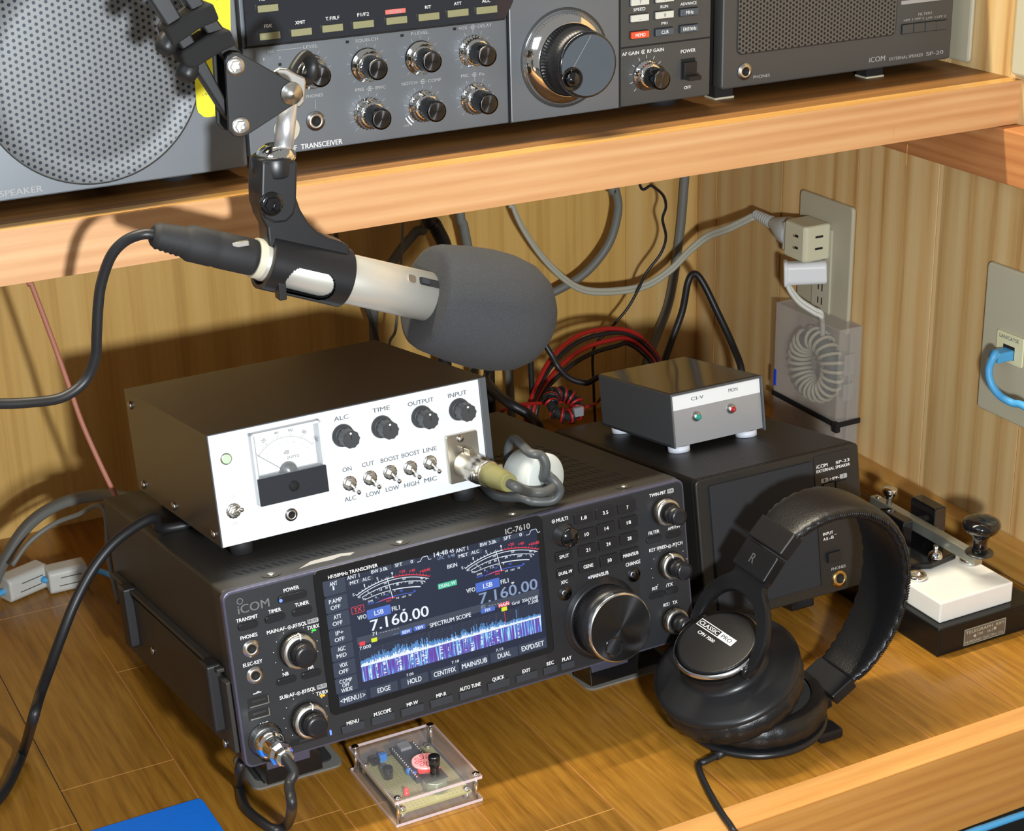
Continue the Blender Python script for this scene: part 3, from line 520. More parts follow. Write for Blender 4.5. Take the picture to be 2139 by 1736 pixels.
X, Z = FA.at(z1, 700, 1570); q = MB('key_dark'); q.prect(X, Z, 27, 4.2, -.3, -1.1, 'key_dark', 1.); q.prect(X, Z - .2, 12, 1.3, -1., -1.3, 'radio_panel'); q.build('card_slot_cover', rad, .2)
# microphone plug and its lead
X, Z = FA.at(z1, 445, 1575); q = MB('chrome'); q.lathe([(11.6, 0, 'matte_black'), (11.6, 1, 'matte_black'), (10.4, 1, 'dark_metal'), (10.4, 5, 'dark_metal')], (X, -.2, Z), (0, -1, 0), 60, 'dark_metal', knurl=.04); q.build('microphone_socket', rad)
fm = Fr(FA.o + FA.R @ Vector((X, -5, Z)), .01206, -.15121)
mp_ = thing('microphone_lead', 'chrome round plug with a black looping lead in the front of the lower radio', 'cable', fm)
q = MB('chrome'); q.lathe([(9.6, 0), (9.8, 6), (8.6, 8.5), (7.2, 10), (6.8, 20)], (0, 0, 0), (0, -1, 0), 40, 'chrome'); q.lathe([(7.6, 19), (8.0, 21), (8.0, 24), (6.4, 27), (6.0, 31), (4.6, 31.5)], (0, 0, 0), (0, -1, 0), 8, 'chrome', sm=False); q.build('plug', mp_, .5)
e = FA.o + FA.R @ Vector((X, -36, Z)); pts = [e + Vector((0, 6, 1)), e, e + Vector((2, -8, -6)), on(604, 1640, 'y', 0), on(610, 1685, 'y', -14), on(600, 1722, 'z', 5), on(575, 1733, 'z', 3.4), on(545, 1716, 'z', 3.4), on(512, 1685, 'z', 3.4), on(500, 1640, 'z', 4), on(502, 1600, 'y', 70), on(518, 1562, 'y', 100)]
q = MB('cable_black'); q.tube(pts, 3.3, 12); q.build('lead', mp_, world=True)

# felt pads under the radio's feet
for (X, Y, w) in ((-52, 119, 66), (214, 120, 78)):
    q = MB('felt_grey'); q.prism([(X + a, Y + b) for a, b in rrect(w, 46, 7)], 0.05, 1.4, None, 'felt_grey'); q.prism([(X + a, Y + b + 3) for a, b in rrect(w - 10, 36, 5)], 1.4, 2.6, None, 'felt')
    solo(q, 'felt_pad', 'grey felt pad under the %s front foot of the lower radio' % ('left' if X < 0 else 'right'), 'pad')

# ================================================================ white-fronted limiter box on top of the radio
z4 = (400, 760, 3.565); zb_ = (880, 680, 4.34)
FB = Fr(FA.o + FA.R @ Vector((21.06, 55.62, 129.0)), R=FA.R @ Matrix.Rotation(.0032, 3, 'Z'))
box = thing('audio_level_box', 'brown metal box with a white front, needle meter and knobs, on the lower radio', 'audio box', FB)
m = MB('box_cover'); m.box(0, 201, .8, 185, 0, 76); m.box(195.5, 201, -1.2, 1, 0, 76, 'box_edge'); m.box(0, 201, -.8, .8, 75.2, 76, 'box_edge'); m.box(0, .8, -.8, .8, 0, 76, 'box_edge'); m.build('cover', box, 1.0)
m = MB('white_panel'); m.box(.8, 195.4, -.6, 1, .2, 75.3); m.build('front_panel', box, .3)
for x, y in ((18, 16), (183, 16), (18, 168), (183, 168)):
    m = MB('rubber'); m.cyl((x, y, .2), (x, y, -10.8), 8.5, 7.2, 24); m.build('rubber_foot', box)
for y, z in ((12, 7), (96, 7), (168, 7), (172, 66)):
    m = MB('screw'); m.lathe([(3.2, 0), (2.8, 1.5), (0, 2)], (0, y, z), (-1, 0, 0), 18); m.build('screw', box)
t = MB('print_ink')
for s, x, y, w, c, k in (('ALC', 1115, 402, 108, 32, 0), ('TIME', 1412, 337, 130, 32, 0), ('OUTPUT', 1707, 283, 190, 32, 0), ('INPUT', 1980, 225, 138, 32, 0), ('ON', 1158, 785, 66, 32, 0), ('CUT', 1315, 745, 90, 32, 0), ('BOOST', 1477, 708, 134, 32, 0), ('BOOST', 1632, 670, 134, 32, 0), ('LINE', 1775, 637, 100, 32, 0), ('ALC', 1183, 1003, 86, 32, 0), ('LOW', 1355, 965, 104, 32, 0), ('LOW', 1497, 927, 100, 32, 0), ('HIGH', 1640, 895, 108, 32, 0), ('MIC', 1780, 860, 92, 32, 0)):
    tx(t, FB, z4, s, x, y, w, c, 'print_ink', -.7)
tx(t, FB, z4, 'ON', 306, 990, 40, 22, 'print_faint', -.7); tx(t, FB, z4, 'OFF', 325, 1190, 54, 22, 'print_faint', -.7); t.build('panel_lettering', box)
X, Z = FB.at(z4, 258, 708, -1); m = MB('satin_metal'); m.lathe([(4.0, 0), (3.9, .9), (3.0, 1.4), (2.9, 1.4, 'lamp_green'), (2.2, 2.6, 'lamp_green'), (0, 3.2, 'lamp_green')], (X, -.6, Z), (0, -1, 0), 28); m.build('power_lamp', box)
for i, (x, y, a, b) in enumerate(((315, 1095, 378, 1085), (1178, 890, 1252, 962), (1330, 850, 1402, 920), (1480, 808, 1552, 880), (1630, 775, 1702, 850), (1777, 735, 1850, 806))):
    X, Z = FB.at(z4, x, y, -1); X2, Z2 = FB.at(z4, a, b, -15); m = MB('satin_metal'); m.lathe([(5.2, 0), (5.2, .6), (3.2, .6)], (X, -.6, Z), (0, -1, 0), 28, knurl=.06)
    m.lathe([(4.2, .6), (4.2, 2.4), (2.9, 2.5), (2.9, 4.8), (2.0, 5.0, 'nickel'), (0, 5.0, 'nickel')], (X, -.6, Z), (0, -1, 0), 6, sm=False); o = m.build('toggle_switch', box)
    m = MB('chrome'); m.lathe([(1.0, 0), (1.5, 9.), (1.65, 10.2), (1.3, 11.2), (0, 11.5)], (X, -4.6, Z), Vector((X2 - X, -10.4, Z2 - Z)), 14); m.build('lever', o)
for x, y in ((1130, 535), (1420, 470), (1716, 395), (1995, 340)):
    X, Z = FB.at(z4, x, y, -1); m = MB('knob_grey'); m.lathe([(7.9, 0, 'brass'), (7.6, .8, 'dark_metal'), (7.2, 1.2), (7.0, 4), (6.6, 4.2)], (X, -.6, Z), (0, -1, 0), 36)
    m.lathe([(6.5, 4.2), (6.2, 14.4), (5.8, 14.8), (0, 14.8)], (X, -.6, Z), (0, -1, 0), 20, 'knob_grey', knurl=.09, sm=False); o = m.build('control_knob', box)
    m = MB('print_white'); m.pdisc(X - .3, Z + 4.2, .75, -15.3, -15.7, 'print_white', 12); m.box(X - .15, X + .15, -15.6, -15.3, Z, Z + 5.4, 'matte_black'); m.build('pointer_mark', o)
# meter
a = FB.at(z4, 440, 530, -7.5); b = FB.at(z4, 1030, 950, -7.5); mx_, mz = (a[0] + b[0]) / 2, (a[1] + b[1]) / 2; mwid, mh = b[0] - a[0], a[1] - b[1]
m = MB('meter_clear'); m.prect(mx_, mz, mwid, mh, -.6, -7.6, 'meter_clear', 1.2); mo = m.build('needle_meter', box, .5)
m = MB('white_plastic')
for bx0, bx1, bz0, bz1 in ((mx_ - mwid / 2, mx_ - mwid / 2 + 2, mz - mh / 2, mz + mh / 2), (mx_ + mwid / 2 - 2, mx_ + mwid / 2, mz - mh / 2, mz + mh / 2), (mx_ - mwid / 2, mx_ + mwid / 2, mz + mh / 2 - 2, mz + mh / 2)): m.box(bx0 + .2, bx1 - .2, -6.4, -.8, bz0 + .2, bz1 - .2)
m.build('meter_rim', mo)
bh = mh * .375; m = MB('meter_black'); m.prect(mx_, mz - mh / 2 + bh / 2 + .3, mwid - 1, bh, -.7, -7.9, 'meter_black', .5); 
m.build('meter_base', mo)
px_, pz = mx_ - .4, mz - mh / 2 + bh + 1.; m = MB('meter_paper'); m.prect(mx_, mz + bh / 2, mwid - 8, mh - bh - 3, -.7, -2.2, 'meter_paper'); R = (mh - bh) * .72
pz -= 2.; R += 2.
m.ring(px_, pz, R - .1, R + .1, -2.3, 'print_ink', 38, 142)
for k in range(51):
    a_ = radians(140 - 100 * k / 50); l = 2.6 if k % 10 == 0 else 1.6; m.line((px_ + R * cos(a_), pz + R * sin(a_)), (px_ + (R + l) * cos(a_), pz + (R + l) * sin(a_)), .22 if k % 10 == 0 else .12, -2.32, 'print_ink')
for k, s in enumerate(('0', '20', '40', '60', '80', '100')):
    a_ = radians(140 - 20 * k); m.text(s, px_ + (R + 4.6) * cos(a_), pz + (R + 4.6) * sin(a_), None, 2.3, -2.32, 'print_ink', a_ - pi / 2)
for k, s in enumerate(('0', '10', '20', '30', '40', '50', '60')):
    a_ = radians(130 - 14.5 * k); m.text(s, px_ + (R - 3.4) * cos(a_), pz + (R - 3.4) * sin(a_), None, 1.6, -2.32, 'print_faint', a_ - pi / 2)
m.text('dB', px_ + .3, pz + R * .58, None, 2.6, -2.32, 'print_ink'); m.text('JA2PTQ', px_ + 4.5, pz + R * .42, 8.6, 1.7, -2.32, 'print_ink')
m.build('scale', mo)
m = MB('matte_black'); a_ = radians(141); m.line((px_, pz), (px_ + (R + 1.5) * cos(a_), pz + (R + 1.5) * sin(a_)), .35, -3.2, 'meter_black'); m.build('needle', mo)
m = MB('dark_metal'); m.lathe([(6.2, 0), (5.2, 2), (0, 3)], (px_, -3, pz + 1.6), (0, -1, 0), 24); m.build('pivot_cover', mo)
m = MB('matte_black'); m.lathe([(3.6, 0, 'meter_black'), (3.4, .6, 'meter_black'), (0, .7, 'matte_black')], (px_ + .6, -7.9, mz - mh / 2 + bh * .5), (0, -1, 0), 24); m.box(px_ + .3, px_ + .9, -8.8, -8.5, mz - mh / 2 + bh * .5 - 3, mz - mh / 2 + bh * .5 + 3, 'matte_black'); m.build('zero_screw', mo)
X, Z = FB.at(z4, 745, 1125, -1); jack(box, X, Z, 3.5, name='monitor_jack')
pc = FB.at(zb_, 388, 1195, -4); m = MB('nickel'); m.prect(pc[0], pc[1], 24, 34, -.6, -4, 'nickel', 1.2); pl_ = m.build('connector_plate', box, .5)
for dz in (13.5, -13.5):
    m = MB('screw'); m.lathe([(2.6, 0), (2.4, .7), (0, .9)], (pc[0] + (-1.5 if dz > 0 else 2), -4, pc[1] + dz), (0, -1, 0), 18); m.build('screw', pl_)
# plug into the box, its lead, and the ring it loops through
fx = Fr(FB.o + FB.R @ Vector((178.5, -4, 18.8)), R=FB.R)
xl = thing('balanced_plug_lead', 'olive and nickel plug in the white box front, with its dark grey looping lead', 'cable', fx)
m = MB('nickel'); m.lathe([(9.6, 0), (9.6, 22), (9.0, 24), (8.2, 26), (8.2, 30), (9.2, 31), (9.2, 34), (8, 35)], (0, 0, 0), (0, -1, 0), 40); m.box(-1.6, 2.6, -9, -1, 8.5, 12.5); m.build('plug', xl, .3)
for dx in (-10, 10):
    m = MB('satin_metal'); m.cyl((dx, -31, -2), (dx, -31, 4), 1.9); m.build('clamp_screw', xl)
m = MB('olive_boot'); m.lathe([(8.4, 34), (7.6, 44), (6.6, 58), (6.2, 62), (5.6, 63)], (0, 0, 0), (0, -1, 0), 32); m.build('boot', xl)
def ontop(px, py, z=118.):
    r = ray(px, py); n = FA.R.col[2]; o = FA.o + FA.R @ Vector((0, 0, z)); return FA.R.transposed() @ (CAM + r * ((o - CAM).dot(n) / r.dot(n)) - FA.o)
rc = ontop(1142, 1000, 135.5); yf = rc.y
zbp = lambda x, y: (880 + x / 4.34, 680 + y / 4.34)
aw = lambda x, y, d=0: FA.o + FA.R @ FA.hit(*zbp(x, y), yf + d)
e = fx.o + fx.R @ Vector((0, -60, 0))
rax = Vector((.24, -.971, 0)); cl = lambda d, dz=0, dx=0: FA.o + FA.R @ (Vector((rc.x + dx, rc.y, rc.z + dz)) - rax * d)
pts = [e, e + fx.R @ Vector((2, -9, -2)), aw(960, 1505, -14), aw(1100, 1512, -14), aw(1185, 1470, -10), aw(1150, 1415, -2), cl(10), cl(34), cl(38, 14), cl(30, 24), aw(980, 1150, -2), aw(1085, 1180, -6), aw(1130, 1270, -7), aw(1105, 1370, -3), cl(8, 0, -1), cl(32, 0, -2)]
m = MB('cable_dark_grey'); m.tube(pts, 3.3, 12); m.tube([cl(20, -2), aw(1140, 1370, -2), aw(1215, 1420, -8), aw(1255, 1500, -8), aw(1190, 1585, -6), aw(1020, 1595, -2), aw(900, 1560, 4), FA.o + FA.R @ Vector((rc.x - 24, rc.y + 34, 121.5)), FA.o + FA.R @ Vector((rc.x - 12, rc.y + 90, 121.5))], 3.3, 12); m.build('lead', xl, world=True)
fr_ = Fr(FA.o + FA.R @ Vector((rc.x, rc.y, 118)), R=FA.R)
rg = thing('ring_choke', 'pale grey plastic cylinder choke with a lead through it, on the lower radio', 'choke', fr_)
m = MB('cover_grey'); m.lathe([(6.5, 27), (6.5, 0), (16.4, 0), (17.4, 1.2), (17.4, 25.5), (16, 27), (6.5, 27)], (-.24 * 27, .971 * 27, 17.4), rax, 48); m.build('housing', rg)
m = MB('matte_black'); m.box(-17.5, -15.9, 9, 10.2, 12, 18); m.build('latch_slot', rg)

# ================================================================ speaker right of the lower radio
z5 = (1200, 700, 3.565); zs = (1640, 920, 4.569); SW, SH, SD = 144.9, 112.5, 222
FS = Fr((261.7, 73.2, 40.4), -.01182, -.17124)
spk = thing('desk_speaker', 'black box speaker with a cloth front, standing between the lower radio and the headphones', 'speaker', FS)
m = MB('sp_case'); m.box(0, SW, 2, SD, 0, SH, 'sp_case'); m.build('case', spk, 3.2, seg=3)
m = MB('sp_case'); m.prect(SW / 2, SH / 2, SW, SH, 4, 0, 'sp_case', 4); m.build('front_frame', spk, 1.2, ang=50)
g0 = FS.at(z5, 1000, 1125, -1); g1 = FS.at(zs, 262, 200, -1); g2 = FS.at(zs, 318, 1392, -1)
m = MB('fabric_grille'); m.prect((g0[0] + g1[0]) / 2, (g0[1] + g2[1]) / 2, g1[0] - g0[0], g0[1] - g2[1], .5, -2.2, 'fabric_grille', 2); m.build('cloth_grille', spk, 1.2, seg=3)
m = MB('radio_side_panel'); cx = (g1[0] + 1.2 + SW - 8) / 2; m.prect(cx, (g0[1] + g2[1]) / 2 + .6, SW - 8 - g1[0] - 1.6, g0[1] - g2[1] + 4, .3, -.7, 'radio_side_panel', 1.5); m.build('control_strip', spk)
t = MB('print_grey')
for s, x, y, w, c in (('iCOM', 352, 243, 104, 34), ('SP-23', 548, 197, 130, 28), ('EXTERNAL SPEAKER', 460, 262, 318, 28), ('-HPF-', 465, 361, 104, 26), ('INPUT', 410, 886, 96, 28), ('A', 376, 944, 22, 28), ('B', 452, 922, 22, 28), ('PHONES', 510, 1213, 136, 28), ('LPF', 470, 575, 60, 24)): tx(t, FS, zs, s, x, y, w, c, 'print_white' if s != 'PHONES' else 'print_grey', -.9)
for x, y in ((377, 382), (555, 338), (565, 552), (375, 595)): rect(t, FS, zs, x, y, 68, 42, 'print_grey', -.7, -.9, .8)
rect(t, FS, zs, 400, 938, 16, 28, 'print_grey', -.7, -.9); rect(t, FS, zs, 426, 936, 16, 10, 'print_grey', -.7, -.9); t.pl([FS.at(zs, 462, 896), FS.at(zs, 486, 890)], .4, -.9, 'print_grey')
for s, x, y in (('1', 377, 382), ('2', 555, 338), ('2', 565, 552)): tx(t, FS, zs, s, x, y, 14, 26, 'radio_panel', -1.0)
t.build('panel_lettering', spk)
for x, y in ((423, 448), (540, 425), (423, 650), (540, 625)): button(spk, FS, zs, x, y, 104, 78, r=.6, d=-.7, out=1.6)
button(spk, FS, zs, 478, 1112, 126, 90, r=.6, d=-.7, out=2.6, name='input_switch')
X, Z = FS.at(zs, 522, 1318, -1); jack(spk, X, Z, 6., 'brass')
m = MB('print_dim'); pp = []
def sstop(x, y):
    r = ray(z5[0] + x / z5[2], z5[1] + y / z5[2]); n = FS.R.col[2]; o = FS.o + FS.R @ Vector((0, 0, SH)); w = FS.R.transposed() @ (CAM + r * ((o - CAM).dot(n) / r.dot(n)) - FS.o); return w.x, w.y
def tl(a, b, w=.35):
    a = Vector(sstop(*a)); b = Vector(sstop(*b)); t_ = (b - a).normalized(); q = Vector((-t_.y, t_.x)) * w / 2; m.add([(c.x, c.y, SH + .08) for c in (a + q, a - q, b - q, b + q)], [(0, 1, 2, 3)], 'print_dim')
for a, b in (((820, 915), (1005, 980)), ((1005, 980), (1548, 848)), ((1548, 848), (1345, 785)), ((925, 915), (1020, 975)), ((965, 905), (1055, 965)), ((1000, 895), (1040, 925)), ((1080, 870), (1140, 890)), ((1150, 850), (1210, 870)), ((940, 950), (1040, 925)), ((1345, 785), (1200, 825)), ((1380, 800), (1500, 848))): tl(a, b)
m.build('top_diagram', spk)
for x in (24, 121):
    m = MB('gloss_black'); m.box(x - 11, x + 11, 52, 72, -28.8, .6); m.build('front_foot', spk, 1.5)
    m = MB('rubber'); m.cyl((x, 205, .6), (x, 204, -4.9), 10); m.build('rear_foot', spk)

# small two-lamp box on the speaker
FC = Fr(FS.o + FS.R @ Vector((27.5, 74.6, 117.6)), R=FS.R)
civ = thing('lamp_box', 'small grey metal box with a green and a red lamp, on the desk speaker', 'electronics box', FC)
CW, CH, CD = 83.7, 42.6, 109.8
m = MB('civ_side'); m.box(0, 1.6, -3, CD, 0, CH); m.box(CW - 1.6, CW, -3, CD, -1.5, CH); m.box(0, CW, 2, CD, 0, 3); m.box(1.6, CW - 1.6, CD - 2, CD, 0, CH); m.build('side_panels', civ, .8)
m = MB('civ_top'); m.box(1, CW - 1, 0, CD, CH - 2, CH + .3); m.box(0, CW, -3, 1, CH - 1.6, CH + .2, 'civ_side'); m.build('top_cover', civ, .8)
m = MB('steel_face'); m.box(1.7, CW - 1.7, -.5, 1.5, .5, CH - 1.8); m.build('front_panel', civ)
m = MB('strip_white'); m.box(1.9, CW - 1.9, -.7, -.4, CH - 13.5, CH - 2.4); tx(m, FC, z5, 'CI-V', 915, 467, 92, 26, 'print_ink', -.8); tx(m, FC, z5, 'MON', 1180, 406, 66, 26, 'print_ink', -.8); m.build('label_strip', civ)
for x, y, c in ((915, 607, 'led_green_off'), (1173, 550, 'led_red_off')):
    X, Z = FC.at(z5, x, y, -2); m = MB('satin_metal'); m.lathe([(4.2, 0), (4.0, .8), (2.2, 3.2), (1.9, 3.2, c), (1.6, 5, c), (0, 5.6, c)], (X, -.5, Z), (0, -1, 0), 28); m.build('lamp', civ)
for x, y in ((10, 8), (CW - 12, 8), (10, CD - 14), (CW - 12, CD - 14)):
    m = MB('foot_white'); m.cyl((x, y, 0), (x, y, -4.9), 8.6, 8.6, 28); m.build('foot', civ)

# ================================================================ upper shelf gear
U1 = (500, 0, 3.565); U2 = (1000, 0, 3.565); U3 = (1500, 0, 3.347); U4 = (0, 0, 2.893)
FU = Fr((-21, 190, 406)); UW, UH = 354.5, 138
up = thing('radio_transceiver', 'large grey transceiver with a big knurled dial and chrome-skirted knobs, on the shelf', 'radio', FU)
m = MB('big_radio_case'); m.box(2, UW - 2, 12, 330, 1, UH - 1); m.build('case', up, 1)
xd = FU.at(U1, 2005, 700)[0]; xr = FU.at(U2, 1042, 560)[0]
m = MB('big_radio_face'); m.prect(xd / 2 + .3, UH / 2, xd - 1, UH, 13, 0, 'big_radio_face', 1); m.prect((xd + xr) / 2 + .3, UH / 2, xr - xd - 1.2, UH, 13, -1.5, 'big_radio_face', 1)
m.prect((xr + UW) / 2 + .6, UH / 2, UW - xr - 1, UH, 13, 0, 'big_radio_dark', 1); m.build('front_panel', up, .8)
zw = FU.at(U1, 1000, 243)[1]; m = MB('smoked_window'); x1 = FU.at(U1, 1975, 140)[0]; m.pan([(3, zw), (x1, zw), (x1 + 6, zw + 11), (x1 + 6, UH - 3), (3, UH - 3)], .2, -2.2, 'smoked_window'); m.build('display_window', up, .6)
m = MB('matte_black'); m.box(xd - .4, xd + 1., -1.6, .2, 0, UH); m.box(xr - .5, xr + .9, -1.6, .2, 0, UH); zg = FU.at(U2, 1380, 320)[1]; m.box(xr, UW, -.2, .2, zg - .6, zg + .6); m.box(2, x1, -.4, .2, zw - 1.2, zw); m.build('panel_gaps', up)
t = MB('print_white')
for s, x, y, w, c in (('M.E', 170, -5, 40, 20), ('FBK', 215, 193, 60, 26), ('XMIT', 453, 166, 72, 26), ('T.F/R.F', 693, 135, 100, 26), ('F1/F2', 922, 107, 84, 26), ('RIT', 1405, 52, 44, 24), ('ATT', 1626, 26, 54, 24), ('AGC', 1838, 6, 60, 24)): tx(t, FU, U1, s, x, y, w, c, 'print_white', -2.4)
rect(t, FU, U1, 1162, 84, 146, 34, 'tag_red', -2.2, -2.4); tx(t, FU, U1, 'SCAN', 1162, 84, 84, 24, 'print_grey', -2.5); t.build('window_lettering', up)
t = MB('print_grey')
for s, x, y, w, c in (('NB', 235, 382, 44, 24), ('LEVEL', 530, 345, 106, 24), ('1', 181, 440, 8, 20), ('2', 300, 430, 18, 20), ('SQUELCH', 948, 296, 164, 24), ('P.LEVEL', 1343, 245, 128, 24), ('VOX', 1665, 208, 62, 24), ('DELAY', 1828, 190, 102, 24), ('PHONES', 560, 712, 124, 24), ('PBS', 895, 668, 62, 24), ('BWC', 1052, 650, 74, 24), ('NOTCH', 1266, 620, 112, 24), ('COMP', 1455, 596, 96, 24), ('MIC', 1680, 563, 58, 24), ('Po', 1806, 550, 36, 24), ('OFF', 1246, 935, 44, 16)): tx(t, FU, U1, s, x, y, w, c, 'print_grey', -.3)
tx(t, FU, U1, 'HF  TRANSCEIVER', 572, 1078, 385, 38, 'print_white', -.3); t.pl([FU.at(U1, 275, 376), FU.at(U1, 466, 354)], .3, -.3, 'print_grey'); t.pl([FU.at(U1, 563, 740), FU.at(U1, 568, 812)], .3, -.3, 'print_grey')
for x, y in ((1738, 200), (970, 660), (1366, 606), (1750, 555)):
    X, Z = FU.at(U1, x, y); t.ring(X, Z, 1.1, 1.6, -.3, 'print_grey', 30, 330); t.ring(X, Z, .05, .6, -.3, 'print_grey', n=10); t.line((X - 2.8, Z), (X - 1.6, Z), .25, -.3, 'print_grey'); t.line((X + .6, Z), (X + 2.8, Z), .25, -.3, 'print_grey')
X, Z = FU.at(U2, 1224, 386); t.ring(X, Z, 1.1, 1.6, -.3, 'print_white', 30, 330); t.ring(X, Z, .05, .6, -.3, 'print_white', n=10)
for s, x, y, w, c, z in (('SPEED', 1197, 68, 86, 24, 0), ('RUN', 1382, 48, 54, 22, 0), ('ADVANCE', 1563, 25, 118, 22, 0), ('PRI', 1383, 172, 42, 20, 0), ('AF GAIN', 1130, 398, 122, 26, 0), ('RF GAIN', 1317, 374, 120, 26, 0), ('POWER', 1560, 378, 106, 26, 0), ('OFF', 1555, 650, 50, 22, 0)): tx(t, FU, U2, s, x, y, w, c, 'print_white', -.3)
kn = [(530, 535, 635, 580, 0), (950, 485, 1050, 535, 0), (1350, 430, 1450, 470, 0), (1742, 382, 1870, 450, 1), (965, 845, 1098, 915, 1), (1370, 790, 1500, 840, 1), (1755, 735, 1885, 790, 1)]
for x, y, a, b, du in kn:
    X, Z = FU.at(U1, x, y)
    for k in range(11): an = radians(-135 + 27 * k); t.line((X + 12.2 * sin(an), Z + 12.2 * cos(an)), (X + 14.6 * sin(an), Z + 14.6 * cos(an)), .28, -.3, 'print_grey')
X, Z = FU.at(U2, 1248, 560)
for k in range(11): an = radians(-135 + 27 * k); t.line((X + 12.2 * sin(an), Z + 12.2 * cos(an)), (X + 14.6 * sin(an), Z + 14.6 * cos(an)), .28, -.3, 'print_white')
X, Z = FU.at(U1, 1370, 790); t.ring(X, Z, 12.2, 13, -.3, 'print_white', 205, 232, 8); t.ring(X, Z, 14.4, 15.2, -.3, 'print_white', 205, 232, 8); t.build('panel_lettering', up)
def big_knob(X, Z, du):
    q = MB('chrome')
    if du: q.lathe([(11, 0, 'matte_black'), (11, .6, 'matte_black'), (10.2, .6), (9.8, 6), (8.6, 7.4), (7.4, 7.6)], (X, -.1, Z), (0, -1, 0), 56, 'chrome', knurl=.07); h = 21
    else: q.lathe([(11.4, 0, 'matte_black'), (11.2, 1.4, 'matte_black'), (10.6, 1.6), (8.6, 5), (7.6, 6.6)], (X, -.1, Z), (0, -1, 0), 48, 'chrome'); h = 18
    o = q.build('control_knob', up); q = MB('gloss_black'); q.lathe([(7.8, 6), (7.5, 9), (7.2, h - 1), (6.9, h)], (X, -.1, Z), (0, -1, 0), 44, 'gloss_black', knurl=.08); q.lathe([(6.9, h, 'gloss_black'), (5.6, h + .1, 'spun_face'), (0, h + .1, 'spun_face')], (X, -.1, Z), (0, -1, 0), 32); q.build('knob_cap', o)
for x, y, a, b, du in kn: big_knob(*FU.at(U1, x, y), du)
big_knob(*FU.at(U2, 1248, 560), 1)
for x, y in ((215, 62), (230, 268), (465, 240), (697, 210), (927, 182), (1175, 152), (1415, 125), (1632, 97), (1846, 74)): button(up, FU, U1, x, y, 148, 52, 'olive_key', r=.3, d=-2.2, out=2.2, frame=False)
for x, y, s, mt, lt in ((1205, 14, '7', 'key_white', 'print_ink'), (1390, -10, '8', 'key_white', 'print_ink'), (1203, 135, '.', 'key_white', 'print_ink'), (1388, 111, '0', 'key_white', 'print_ink'), (1572, 90, 'MHz', 'key_slate', 'print_white'), (1205, 260, 'MEMO', 'key_red', 'print_white'), (1388, 238, 'CLR', 'key_slate', 'print_white'), (1572, 213, 'ENT/kHz', 'key_slate', 'print_white')):
    button(up, FU, U2, x, y, 128, 50, mt, r=.3, out=2.2, label=(s, lt, 2.4, min(11, 2.0 * len(s) + (0 if len(s) > 1 else -.6))))
X, Z = FU.at(U1, 567, 900); jack(up, X, Z, 5.2)
X, Z = FU.at(U1, 350, 960); q = MB('beige'); q.pdisc(X, Z, 8.8, 0, -1.2, 'beige'); q.build('round_cap', up)
for x, y in ((803, 312), (1210, 264), (1602, 215), (302, 480)):
    q = MB('olive_key'); rect(q, FU, U1, x, y, 22, 20, 'key_dark', 0, -.4); q.build('indicator_window', up)
X, Z = FU.at(U2, 1557, 512); q = MB('matte_black'); q.prect(X, Z, 12, 15, 0, -.5, 'matte_black'); q.box(X - 5.2, X + 5.2, -4.2, 0, Z - 6, Z + 5.5, 'key_dark', Matrix.Translation((0, 0, 0))); q.box(X - 5, X + 5, -10.5, -3, Z - 6.8, Z - 3.6, 'key_dark'); q.build('power_switch', up, .4)
cx, cz = FU.at(U2, 640, 430, -1.5)
q = MB('chrome'); q.lathe([(34.5, .0, 'matte_black'), (34.5, .3, 'matte_black'), (32.6, .3, 'big_radio_dark'), (32.2, 2), (31.4, 3.6), (25.6, 9.6), (25.0, 9.8), (23.8, 8)], (cx, -1.5, cz), (0, -1, 0), 96, 'chrome')
for k in range(100):
    an = 2 * pi * k / 100; a = Vector((cx + 31.2 * sin(an), -5.4, cz + 31.2 * cos(an))); l = .12 if k % 10 else .22; b = Vector((cx + (29.6 if k % 5 else 28.6) * sin(an), -6.9 - (0 if k % 5 else .9), cz + (29.6 if k % 5 else 28.6) * cos(an)))
    tt = Vector((cos(an), 0, -sin(an))) * l; q.add([a + tt, a - tt, b - tt, b + tt], [(0, 1, 2, 3)], 'matte_black')
dl = q.build('tuning_dial', up)
q = MB('key_dark'); q.lathe([(24.0, 7), (23.6, 20), (22.8, 30)], (cx, -1.5, cz), (0, -1, 0), 130, 'key_dark', knurl=.05); q.lathe([(22.8, 30), (22.0, 32.6), (20.8, 33)], (cx, -1.5, cz), (0, -1, 0), 64, 'gloss_black'); q.build('dial_grip', dl)
q = MB('key_slate'); q.lathe([(20.8, 33), (0, 33.05)], (cx, -1.5, cz), (0, -1, 0), 64, 'key_slate', sm=False); q.line((cx - 18, cz - 9), (cx + 2, cz + 20), .3, -34.7, 'print_grey'); q.build('dial_face', dl)
X, Z = FU.at(U2, 695, 590, -34.5); q = MB('gloss_black'); q.lathe([(8.3, 0), (8.1, .7), (7.4, .8), (6, .1), (0, .05)], (X, -34.5, Z), (0, -1, 0), 36, 'gloss_black'); q.lathe([(5.6, .2), (4.6, 2.6), (2.2, 3.8), (0, 4)], (X, -34.5, Z), (0, -1, 0), 30, 'gloss_black'); q.build('finger_spinner', dl)
for x in (24, 330):
    q = MB('rubber'); q.cyl((x, 26, 1), (x, 26, -7.8), 12, 10, 28); q.build('foot', up)

